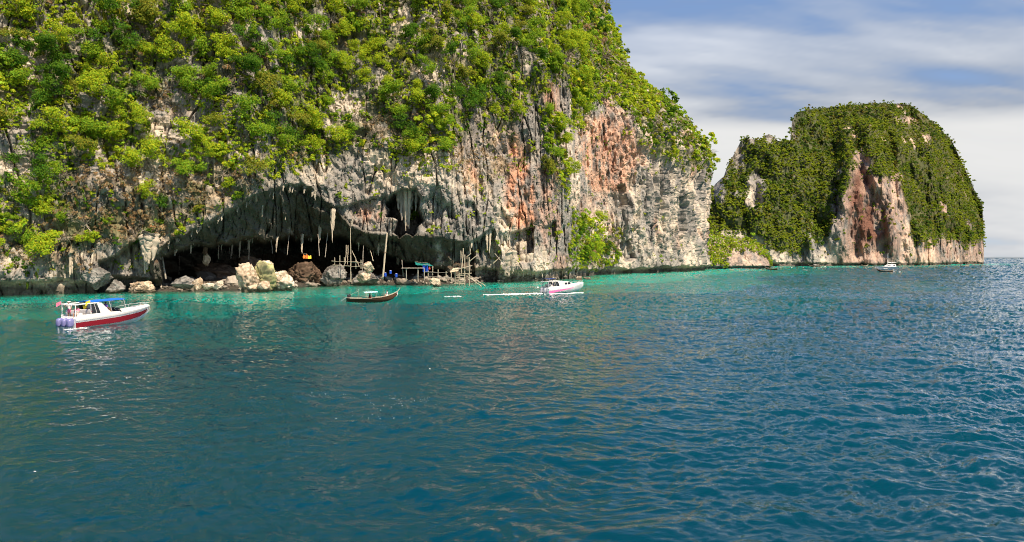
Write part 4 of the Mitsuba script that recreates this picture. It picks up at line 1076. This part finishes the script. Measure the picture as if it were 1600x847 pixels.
def yacht(m):
    t = thing('sailing_yacht', 'white sailing catamaran anchored under the red scar of the far island', 'yacht', m)
    for y_ in (-2.4, 2.4):
        part(t, 'hull', loft([[(x, y_, k), (x, y_ + b, 1.0 * g), (x, y_ + b * .9, g), (x, y_ - b * .9, g), (x, y_ - b, 1.0 * g)] for x, b, k, g in ((0, .5, .3, .9), (1.5, .75, -.3, 1.5), (7, .8, -.4, 1.6), (11.5, .45, -.1, 1.7), (13.5, .05, .6, 1.8))]), 'white_paint', 30)
    d_ = part(t, 'bridge_deck', box((5.6, 0, 1.5), (8.2, 4.6, .5), .1), 'white_paint')
    part(d_, 'trampoline', box((11, 0, 1.55), (2.6, 4.4, .05)), 'dark_plastic')
    c_ = part(t, 'coach_roof', loft([[(x, w_, 1.7), (x, w_ * .9, z), (x, 0, z + .15), (x, -w_ * .9, z), (x, -w_, 1.7)] for x, w_, z in ((1.6, 2.0, 3.1), (4, 2.2, 3.3), (6.5, 2.0, 2.9), (8.4, 1.3, 1.9))]), 'white_paint', 35)
    for s_ in (1, -1):
        part(c_, 'cabin_window', hull_pts([(x, s_ * w_, z) for x, w_, z in ((2.2, 2.12, 2.2), (7.0, 1.9, 2.15), (6.2, 1.95, 2.65), (2.4, 2.1, 2.75), (2.2, 1.9, 2.2), (7.0, 1.7, 2.15))]), 'tinted_glass', False)
    part(t, 'mast', rod((6.2, 0, 2.8), (6.2, 0, 10.5), .17, .09), 'white_paint', True)
    part(t, 'boom', rod((6.2, 0, 4.1), (.9, 0, 4.3), .12), 'white_paint', True)
    part(t, 'furled_sail', tube_mesh([(6.0, 0, 4.35), (3.5, 0, 4.5), (1.2, 0, 4.45)], [.18, .22, .15]), 'white_cloth', True)


yacht(frame(at(1403, 420.2, 462) * [1, 1, 0], (-.97, .25)))


def dinghy(label, p, heading, L):
    t = thing('dinghy', label, 'boat', frame(p, heading))
    b = np.array([.5, .6, .6, .4, .05]) * L / 3
    part(t, 'hull', loft([[(x, 0, k), (x, w_, .28), (x, w_, .42), (x, w_ - .1, .42), (x, w_ - .15, .2), (x, -w_ + .15, .2), (x, -w_ + .1, .42), (x, -w_, .42), (x, -w_, .28)] for x, w_, k in zip(np.array([0, .2, .6, .85, 1]) * L, np.maximum(b, .16), (-.1, -.12, -.12, 0, .2))]), 'white_paint', 30)
    part(t, 'thwart', box((L * .45, 0, .34), (.25, float(b[2]) * 1.7, .05)), 'pale_wood')


dinghy('small white dinghy floating off the foot of the far island', at(1253.5, 422.5, 405) * [1, 1, 0], (.9, -.5), 3.0)
for x, y, r, lab in ((1237, 419.0, .5, 'beside the cape longtail'), (1255, 418.4, .4, 'behind the white dinghy'), (1289, 417.8, .5, 'right of the longtail with raised prow'), (1311, 423.4, .35, 'alone on the turquoise water'),
                     (1396.5, 425.6, .35, 'at the stern of the longtail before the yacht'), (1406, 426, .4, 'right of the anchored yacht'), (1353, 419.6, .35, 'left of the anchored yacht'), (840, 450, .22, 'just left of the pink-striped speedboat')):
    Y = H * FPX / (y - HZ)
    t = thing('buoy', f'small pale mooring buoy {lab}', 'buoy', shift(at(x, y, Y) * [1, 1, 0] + [0, 0, r * .45]), 'mooring buoys')
    ball = trimesh.creation.icosphere(2, r)
    ball.vertices[:, 2] *= 0.9
    part(t, 'float', ball, 'buoy_plastic', True)
    part(t, 'eye', trimesh.creation.torus(r * .16, r * .05, 12, 6, transform=trimesh.transformations.translation_matrix([0, 0, r * .98])), 'steel', True)


# ------------------------------------------------------------------ foam
def foam_patch(rng, c, n, lx, ly, heading, size, z=0.05):
    """Many small domed lumps of froth lying on the water, longer along the heading."""
    h = np.array(heading, float) / np.hypot(*heading)
    out = []
    base = trimesh.creation.icosphere(1, 1.0)
    for _ in range(n):
        a, b = rng.uniform(-.5, .5) * lx, np.clip(rng.normal(0, .25), -.5, .5) * ly
        m_ = base.copy()
        s_ = size * rng.uniform(.5, 1.4)
        m_.vertices *= [s_ * rng.uniform(1, 2.4), s_, s_ * .3]
        m_.vertices += rng.normal(0, .12 * s_, m_.vertices.shape)
        v = m_.vertices.copy()
        m_.vertices[:, 0], m_.vertices[:, 1] = v[:, 0] * h[0] - v[:, 1] * h[1], v[:, 0] * h[1] + v[:, 1] * h[0]
        m_.vertices += [c[0] + a * h[0] - b * h[1], c[1] + a * h[1] + b * h[0], z]
        out.append(m_)
    return cat(*out)


rng = np.random.default_rng(5)
a_, b_ = at(756, 461.3, H * FPX / 58.3), B2[:3, 3] + np.array([-1.0, -.4, 0])
dirw = (b_ - a_)[:2]
lw = np.hypot(*dirw)
wake = []
for k in range(26):
    f = (k + .5) / 26
    c = a_ * (1 - f) + b_ * f
    wake.append(foam_patch(rng, c, int(6 + 16 * f + 10 * rng.uniform()), lw / 26 * 1.6, 1.0 + 2.2 * (1 - f) * rng.uniform(.4, 1) + .8 * f, dirw, .10 + .18 * f, .05))
wake.append(foam_patch(rng, B2[:3, 3] + np.array([3.6, 1.6, 0]), 150, 9, .9, (0.80, 0.60), .16, .06))
wake[-1].vertices += [1.1, -1.2, 0]
scene['wake_foam'] = mikit.ply(cat(*wake), 'foam', smooth=True)
labels['wake_foam'] = {'label': 'white foam of the wake behind the pink-striped speedboat', 'category': 'foam', 'kind': 'stuff'}
fl = [foam_patch(rng, at(x, y, H * FPX / (y - HZ)), n, lx, ly, hd, s_, .04) for x, y, n, lx, ly, hd, s_ in
      ((707, 463.4, 26, 3.2, .7, (1, .1), .14), (118, 514.5, 40, 2.2, 1.6, (.4, .9), .06), (570, 622, 60, 7.5, 2.2, (1, -.25), .012), (610, 632, 40, 5.0, 3.2, (1, -.3), .012), (540, 590, 26, 8, 2.5, (1, .3), .012), (585, 655, 20, 3.5, 1.8, (1, -.2), .011))]
scene['foam_flecks'] = mikit.ply(cat(*fl), 'foam', smooth=True)
labels['foam_flecks'] = {'label': 'scattered white flecks of foam on the calm teal water', 'category': 'foam', 'kind': 'stuff'}


def float_(label, x, y, r):
    t = thing('fishing_float', label, 'float', shift(at(x, y, H * FPX / (y - HZ)) * [1, 1, 0] + [0, 0, r * .3]))
    m_ = trimesh.creation.icosphere(2, r)
    m_.vertices *= [1.7, 1, .8]
    part(t, 'body', m_, 'buoy_plastic', True)
    part(t, 'cork', rod((r * 1.5, 0, 0), (r * 2.3, 0, .1 * r), r * .3), 'pale_wood', True)


float_('tiny white float alone on the dark teal water below the wooden longtail', 671, 576.5, .038)
float_('tiny white float near the lower left corner of the water', 50, 739, .024)


# ------------------------------------------------------------------ boulders and drip-stones of the cave
def boulder(label, x, yb, w, h, Y, tone, seed, depth=0.8, zb=None, flat=0.0, name='boulder'):
    """A weathered block: its width and height in photograph pixels at the distance Y, standing with its foot at yb."""
    W, Hh = w / FPX * Y, h / FPX * Y
    p = at(x, yb, Y)
    m_ = trimesh.creation.icosphere(4, 1.0)
    rg = np.random.default_rng(900 + seed)
    u_ = np.asarray(m_.vertices)
    nn = rg.normal(0, 1, (17, 3))
    nn /= np.linalg.norm(nn, axis=1, keepdims=True)
    dd = rg.uniform(.62, 1.0, 17)
    rr = np.min(np.where(u_ @ nn.T > .05, dd / np.maximum(u_ @ nn.T, .05), 9), axis=1)       # broken planes
    o = np.array([seed * 3.1, seed * 1.7, seed * .9])
    v = u_ * np.minimum(rr, 1.35)[:, None]
    v = v * (1 + 0.30 * (meshkit.fbm(u_ * 2.6 + o, 4, seed + 1) - 0.5) - 0.16 * np.clip(1 - np.abs(meshkit.fbm(u_ * 2.2 + o, 3, seed + 5) - 0.5) / .05, 0, 1))[:, None]
    v = v + u_ * (0.16 * (np.abs(2 * meshkit.fbm(u_ * 5 + o, 3, seed + 2) - 1) - 0.3))[:, None]
    v[:, 2] += flat * v[:, 0]
    v = v / np.abs(v).max(0)
    v = v * [W / 2, W / 2 * depth, Hh * 0.62] + [0, 0, Hh * 0.40]
    wp = v + p
    n1, n2 = fb(wp[:, 0] / 1.8, wp[:, 1] / 1.8, wp[:, 2] / 1.8, 4, seed), fb(wp[:, 0] / .5, wp[:, 1] / .5, wp[:, 2] / .8, 3, seed + 9)
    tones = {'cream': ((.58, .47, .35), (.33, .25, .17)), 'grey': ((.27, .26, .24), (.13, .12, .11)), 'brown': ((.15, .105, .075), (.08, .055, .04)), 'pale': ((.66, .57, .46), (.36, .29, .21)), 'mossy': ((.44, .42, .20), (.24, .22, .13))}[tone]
    k = smooth01(0.38, 0.62, 0.5 * n1 + 0.5 * n2)[:, None]
    c = np.array(tones[1]) * (1 - k) + np.array(tones[0]) * k
    wet = 0.85 * smooth01(1.0, 0.45, wp[:, 2] + 1.0 * (n2 - 0.5))[:, None]               # tide-stained foot
    c = c * (1 - wet) + np.array([.06, .055, .04]) * wet
    t = thing(name, label, name.replace('_', ' '), shift(p))
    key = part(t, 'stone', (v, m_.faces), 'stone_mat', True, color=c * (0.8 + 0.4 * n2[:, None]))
    return key


YB = 153
boulder('big cream and pink boulder, the left of the pale rocks at the cave mouth', 388, 455, 40, 47, YB, 'cream', 1)
boulder('tall mossy yellow-green boulder in the middle of the pale rocks', 412, 452, 46, 45, YB + 2, 'mossy', 2)
boulder('smooth cream slab, the right of the pale rocks at the cave mouth', 441, 449, 44, 29, YB + 4, 'pale', 3, flat=-.25)
boulder('small cream block at the waterline under the mossy boulder', 415, 457, 24, 18, YB - 2, 'cream', 4)
boulder('small cream block at the waterline under the left pale boulder', 395, 457, 22, 13, YB - 2, 'cream', 14)
boulder('white rock tip on top of the mossy boulder', 418, 420, 20, 14, YB + 2.5, 'pale', 5)
boulder('long pale slab leaning left of the pale rocks', 327, 452, 24, 12, YB - 1, 'pale', 6, flat=.5)
boulder('second long pale slab nearest the pale rocks', 340, 452, 20, 14, YB - 1, 'pale', 7, flat=.5)
boulder('grey rounded boulder at the left of the cave mouth', 290, 453, 40, 22, YB - 1, 'grey', 8)
boulder('cream-topped stone leaning on the grey rounded boulder', 308, 451, 18, 18, YB - 2, 'cream', 9)
boulder('flat cream-edged boulder at the far left end of the cave', 224, 458, 56, 19, 148, 'cream', 10, .6)
boulder('dark grey block between the flat boulder and the left wall', 181, 459, 32, 22, 146, 'grey', 11)
boulder('big brown earthy mound inside the cave mouth', 346, 450, 84, 40, 172, 'brown', 12)
boulder('brown rock at the back of the brown mound', 398, 444, 60, 44, 176, 'brown', 21)
boulder('dark slanting grey rock right of the pale rocks', 470, 446, 46, 40, 181, 'brown', 13)  # grey rock in the dark brown tone, cave shade put into its colour
boulder('grey slab facing the water right of the cave middle', 486, 438, 40, 28, 183, 'brown', 15, flat=-.3)  # brown tone again darkens a grey slab to look shaded
boulder('grey block under the bamboo railing', 522, 444, 44, 34, 183, 'grey', 16)
boulder('pale stone of the rock pile beside the thick bamboo pole', 575, 424, 20, 18, 177, 'cream', 17)
boulder('dark stone at the bottom of the rock pile', 572, 444, 46, 24, 186, 'grey', 18)
boulder('rust-brown stone at the front of the rock pile', 568, 440, 24, 14, 174, 'cream', 19)
boulder('single rounded stone in front of the cave platform', 681, 447, 20, 14, 180, 'cream', 20)
boulder('pale stump of rock standing in the dark cave', 322, 414, 14, 20, 165, 'cream', 22, name='rock')
boulder('pointed rock on top of the pale stump in the dark cave', 321, 398, 8, 14, 165, 'brown', 23, name='rock')
boulder('hulking grey boulder at the waterline left of the cave', 150, 446, 44, 34, 143.5, 'grey', 24)
boulder('small cream stone on the shore behind the pink-striped speedboat', 905, 438, 12, 6, 236, 'cream', 25)
boulder('cream stone at the foot of the shrubs right of the pink-striped speedboat', 917, 437, 14, 5, 243, 'pale', 26)


def rubble():
    rng = np.random.default_rng(61)
    q = rng.uniform(252, 900, 900)
    z = rng.uniform(0.1, 2.6, 900)
    p, n = on_cliff(q, z)
    keep = np.flatnonzero((n[:, 2] > 0.15) | ((q > 730) & (rng.uniform(0, 1, 900) < .3)))[:560]
    base = trimesh.creation.icosphere(1, 1.0)
    V, F, C, n_ = [], [], [], 0
    for i in keep:
        nn = rng.normal(0, 1, (9, 3))
        nn /= np.linalg.norm(nn, axis=1, keepdims=True)
        d = base.vertices @ nn.T
        v = base.vertices * np.minimum(np.min(np.where(d > .1, rng.uniform(.55, 1, 9) / np.maximum(d, .1), 9), axis=1), 1.3)[:, None]
        r = np.exp(rng.normal(math.log(.46), .5))
        V.append(v * r * rng.uniform(.7, 1.3, 3) * [1, 1, .75] + p[i] + [0, 0, .15 * r])
        F.append(base.faces + n_)
        t = rng.uniform(.08, .34)
        C.append(np.tile(np.array([1.08, .95, .8]) * t * rng.uniform(.85, 1.15), (len(v), 1)))
        n_ += len(v)
    scene['cave_rubble'] = mikit.ply((np.concatenate(V), np.concatenate(F)), 'stone_mat', color=np.concatenate(C))
    labels['cave_rubble'] = {'label': 'loose broken stones along the shore inside the cave mouth', 'category': 'rubble', 'kind': 'stuff'}


rubble()


def dripstone(x, y0, y1, w, Y, n, seed, tone=(.46, .40, .32)):
    """A cluster of hanging drip-stones, part of the cliff: tapering, knobbly, of unequal length."""
    rng = np.random.default_rng(seed)
    out = []
    for k in range(n):
        f = 0 if n == 1 else rng.uniform(-.5, .5)
        ln = 1.0 if k == 0 else rng.uniform(.45, .95)
        p0, p1 = at(x + f * w, y0 - 6, Y + rng.uniform(0, 1.5)), at(x + f * w * .8, y0 + (y1 - y0) * ln, Y)
        r = (w / FPX * Y) * (0.5 if n == 1 else 0.26) * rng.uniform(.8, 1.2)
        ts = np.linspace(0, 1, 12)
        pts = p0[None] * (1 - ts)[:, None] + p1[None] * ts[:, None] + rng.normal(0, .10 * r, (12, 3))
        pts[:, 1] += 0.6 * (1 - ts)
        out.append(tube_mesh(pts, r * (1.25 - 1.05 * ts ** 1.3) * (1 + .35 * np.sin(ts * rng.uniform(14, 26) + rng.uniform(0, 6)) * rng.uniform(.3, 1, 12)) + .03, 9))
    m_ = cat(*out)
    v = m_.vertices
    c = np.array(tone) * (0.55 + 0.9 * fb(v[:, 0] / .6, v[:, 1] / .6, v[:, 2] / 1.5, 3, seed))[:, None]
    key = numbered('cliff__dripstone')
    scene[key] = mikit.ply(m_, 'stone_mat', smooth=True, color=c)


for i, (x, y0, y1, w, dy, n) in enumerate(((411, 306, 339, 5, 5, 3), (446, 305, 344, 4, 9, 1), (428, 296, 312, 5, 2, 2), (362, 326, 345, 4, 4, 2), (521, 332, 379, 8, 2, 3), (386, 354, 375, 4, 14, 2), (340, 372, 405, 4, 14, 2), (346, 372, 390, 3, 13, 1),
                                           (374, 370, 402, 3, 17, 1), (388, 370, 406, 4, 18, 2), (362, 372, 400, 3, 18, 1), (228, 372, 412, 26, -1.5, 9), (229, 400, 428, 10, -.5, 4), (629, 300, 352, 15, 4, 9), (637, 298, 361, 9, 3, 6), (646, 298, 330, 10, 4, 4),
                                           (797, 396, 433, 26, -1, 11), (824, 404, 432, 15, -1, 7), (847, 398, 434, 10, -1, 5), (862, 398, 428, 9, -1, 4), (762, 360, 396, 8, .5, 4), (677, 354, 370, 5, .5, 2), (110, 392, 433, 7, -1, 4), (141, 394, 418, 6, -1, 3),
                                           (124, 392, 412, 8, -1, 3), (735, 372, 396, 6, .5, 3), (780, 356, 384, 5, .5, 2), (500, 352, 380, 5, 9, 2), (470, 372, 396, 5, 12, 2), (430, 376, 394, 5, 14, 2), (560, 372, 392, 6, 6, 2), (590, 378, 400, 5, 5, 2), (300, 366, 396, 5, 6, 2), (275, 372, 400, 5, 4, 2))):
    Yd = float(np.interp(x, PLAN[:, 0], PLAN[:, 1])) + dy
    dripstone(x, y0, y1, w, Yd, n, 600 + i, (.44, .38, .30) if i not in (6, 8, 9, 10, 13, 15) else (.32, .28, .24))

rng = np.random.default_rng(41)
for i in range(58):                                              # the ragged fringe of the vault and of its rim
    x = rng.uniform(262, 640) if i < 34 else rng.uniform(250, 560)
    y0 = np.interp(x, [256, 282, 300, 400, 530, 575, 625, 650], [404, 383, 377, 368, 364, 385, 405, 413]) - 3 if i < 34 else np.interp(x, [247, 300, 352, 395, 435, 472, 506, 536, 560], [388, 359, 335, 308, 293, 290, 312, 336, 356]) + 1
    Yd = float(np.interp(x, PLAN[:, 0], PLAN[:, 1])) + (16.5 if i < 34 else 1.2)
    dripstone(x, y0, y0 + rng.uniform(5, 16 if i < 34 else 10), rng.uniform(2.5, 6), Yd, int(rng.integers(1, 4)), 700 + i, (.30, .27, .22))

# ------------------------------------------------------------------ bamboo, platforms and stores of the nest gatherers
def pole(label, pts, r, mat='bamboo', name='bamboo_pole'):
    t = thing(name, label, 'pole', np.eye(4))
    w = np.array([at(*p) for p in pts])
    ts = np.linspace(0, 1, 9)
    p = np.stack([np.interp(ts, np.linspace(0, 1, len(w)), w[:, k]) for k in range(3)], 1)
    p[1:-1] += np.random.default_rng(len(label)).normal(0, .03, (7, 3))
    part(t, 'shaft', tube_mesh(p, r * (1 - .25 * ts[::-1])), mat, True)
    part(t, 'lashing', tube_mesh([p[4] - [0, 0, .06], p[4] + [0, 0, .06]], [r * 1.35, r * 1.35]), 'brown_wood', True)


for k, (x0, y0, x1, y1) in enumerate(((281, 384, 279, 432), (357, 376, 361, 404), (424, 372, 426, 396), (452, 368, 449, 398), (497, 366, 499, 400), (512, 364, 508, 402), (568, 384, 566, 424), (628, 406, 630, 432))):
    pole(('first', 'second', 'third', 'fourth', 'fifth', 'sixth', 'seventh', 'eighth')[k] + ' from left of the thin grey ladder poles in the cave', [(x0, y0, 180 + k), (x1, y1, 178 + k)], .11, 'grey_bamboo', 'ladder_pole')
pole('thick pale pole from the ceiling to the floor right of the cave middle', [(605, 364, 183), (602, 395, 182), (598, 436, 181)], .29)
pole('thin tall bamboo pole in front of the bamboo railing', [(548, 356, 174), (548, 441, 172)], .13)
pole('leaning grey bamboo pole at the left end of the cave', [(249, 377, 156), (254, 405, 155), (259, 436, 154)], .20, 'grey_bamboo')
pole('short slanting bamboo pole crossing behind the leaning grey pole', [(256, 414, 160), (238, 430, 158)], .10, 'grey_bamboo')
pole('left of two thin bamboo poles beside the bamboo railing', [(541, 383, 180), (540, 412, 178)], .10)
pole('right of two thin bamboo poles beside the bamboo railing', [(544, 383, 180), (543, 413, 178)], .10)
pole('slanting bamboo pole right of the thin tall pole', [(550, 392, 176), (561, 416, 175)], .10)
pole('short leaning pole on the rock pile', [(579, 392, 182), (583, 408, 180)], .12)
pole('long thin pole leaning over the shaded rock hollow', [(770, 412, 208), (800, 386, 211)], .14)
pole('short thin pole crossing the long leaning one', [(773, 396, 207), (783, 408, 206)], .10)
pole('thin pole between the hanging drip-stones', [(806, 408, 212), (817, 424, 211)], .12)
pole('upper slanting pole running from the scaffold down to the water', [(731, 429, 186), (758, 447, 179)], .13)
pole('lower slanting pole running from the scaffold down to the water', [(730, 432, 185), (752, 447.5, 179)], .13)


def beams(t, name, items, mat, r):
    for a, b in items:
        part(t, name, rod(at(*a), at(*b), r, r * .85), mat, True)


t = thing('bamboo_scaffold', 'pale bamboo scaffold with a thatched platform standing at the water right of the cave', 'scaffold', np.eye(4))
beams(t, 'post', (((726, 398, 186), (726, 448, 186)), ((733, 402, 187), (733.5, 447, 187)), ((711, 420, 186), (711, 446, 186)), ((724, 388, 188), (722, 418, 187)), ((718, 424, 188), (718, 446, 188)), ((720, 392, 188), (721, 430, 188))), 'bamboo', .17)
beams(t, 'beam', (((703, 424, 185.5), (738, 415, 185.5)), ((709, 443.5, 185.5), (728, 443, 185.5)), ((715, 429, 187), (737, 427, 187)), ((733, 409, 187), (744, 400, 187)), ((729, 402, 187), (736, 396, 187))), 'bamboo', .15)
for k in range(4):
    part(t, 'rung', rod(at(711, 431 + 3.4 * k, 185.6), at(726, 430.6 + 3.4 * k, 185.6), .09), 'bamboo', True)
th = [rod(at(704 + 1.1 * k, 425 - .18 * k, 184.8), at(708.5 + 1.0 * k, 419.5 - .1 * k, 188.5), .13) for k in range(11)]
for m_ in th:
    part(t, 'thatch_bundle', m_, 'thatch', True)
t = thing('bamboo_railing', 'low bamboo railing on the rocks in the middle of the cave', 'railing', np.eye(4))
beams(t, 'post', [((x, y0, 172), (x, y1, 172)) for x, y0, y1 in ((523, 402, 416), (531, 399, 416), (538, 402, 418), (556, 404, 420), (564, 406, 420))], 'bamboo', .10)
beams(t, 'rail', [((518, 408, 171.8), (566, 410, 171.8)), ((520, 414, 171.8), (562, 417, 171.8))], 'bamboo', .08)
t = thing('wooden_platform', 'long wooden platform on posts with planks and a low rail, right of the cave middle', 'platform', np.eye(4))
for k in range(9):
    c = at(630 + 3.8 * k, 419, 184)
    part(t, 'plank', box(c, (3.8 / FPX * 184 - .04, 3.6, .12)), 'grey_bamboo')
beams(t, 'post', [((x, 419.5, Y), (x, 438, Y)) for x, Y in ((635, 182.6), (653, 182.6), (635, 185.6), (653, 185.6), (663, 182.6))], 'grey_bamboo', .18)
t = thing('fence', 'low pale fence of posts and rails between the platform and the bamboo scaffold', 'fence', np.eye(4))
beams(t, 'post', [((x, y, 184), (x, y + 14, 184)) for x, y in ((676, 416), (684.5, 421), (697, 424), (669, 423), (705, 426))], 'bamboo', .15)
beams(t, 'rail', [((664, 425, 183.8), (700, 426, 183.8)), ((668, 432, 183.8), (706, 434, 183.8))], 'grey_bamboo', .09)


def barrel(label, x, y, Y):
    p = at(x, y, Y)
    t = thing('barrel', label, 'barrel', shift(p))
    a = np.linspace(0, 1, 9)
    part(t, 'drum', tube_mesh(np.stack([a * 0, a * 0, a * .95], 1), .30 + .04 * np.sin(a * np.pi) + .015 * np.cos(a * 25), 14), 'barrel_plastic', 40)
    part(t, 'lid', tube_mesh([(0, 0, .95), (0, 0, 1.0)], [.24, .22], 14), 'white_paint', 40)


barrel('blue plastic barrel with pale lid nearest the water left of the platform', 619, 433, 178)
barrel('blue plastic barrel with pale lid behind the nearest one', 610, 428, 182)
barrel('blue plastic barrel at the foot of the thick pale pole', 602, 432, 180)


def sheet(name, label, cat_, corners, mat):
    """A sagging cloth between four corners, with thickness."""
    t = thing(name, label, cat_, np.eye(4))
    a, b, c, d = (np.array(p) for p in corners)
    rng = np.random.default_rng(len(label))
    n = 9
    u, v = np.meshgrid(np.linspace(0, 1, n), np.linspace(0, 1, n))
    P = (a[None, None] * ((1 - u) * (1 - v))[..., None] + b[None, None] * (u * (1 - v))[..., None] + c[None, None] * (u * v)[..., None] + d[None, None] * ((1 - u) * v)[..., None])
    P = P + np.stack([0 * u, -.25 * np.sin(9 * u + 2 * v), -.35 * np.sin(np.pi * u) * (1 - v)], -1) + rng.normal(0, .03, P.shape)
    Q = P + [0, .03, 0]
    f = grid_faces(n, n)
    m_ = cat(trimesh.Trimesh(P.reshape(-1, 3), f, process=False), trimesh.Trimesh(Q.reshape(-1, 3), f[:, ::-1], process=False))
    part(t, 'cloth', m_, mat, True)
    part(t, 'rope', rod(a, b, .04), 'bamboo', True)


sheet('tarpaulin', 'dark teal tarpaulin stretched above the platform', 'tarpaulin', (at(648, 409, 190), at(668, 411, 190), at(677, 416, 187), at(650, 414, 187)), 'teal_tarp')
sheet('tarpaulin', 'hanging blue tarpaulin at the right end of the platform', 'tarpaulin', (at(661, 413, 187), at(669, 413, 187), at(669, 425, 187), at(661, 425, 187)), 'barrel_plastic')
sheet('cloth', 'orange offering cloth laid over a rock in the middle of the cave', 'cloth', (at(474, 397, 170), at(480, 397, 170), at(481, 404, 169), at(474, 404, 169)), 'orange_cloth')
sheet('cloth', 'small yellow offering cloth beside the orange one in the cave', 'cloth', (at(482, 399, 170), at(486, 399, 170), at(486, 404, 169), at(482, 404, 169)), 'yellow_cloth')
t = thing('lantern', 'small red lantern hanging at the right end of the platform', 'lantern', shift(at(671, 420, 183)))
part(t, 'shade', tube_mesh([(0, 0, -.3), (0, 0, -.15), (0, 0, .15), (0, 0, .3)], [.12, .24, .24, .12], 10), 'red_cloth', True)
part(t, 'cord', rod((0, 0, .3), (0, 0, 1.4), .03), 'bamboo', True)
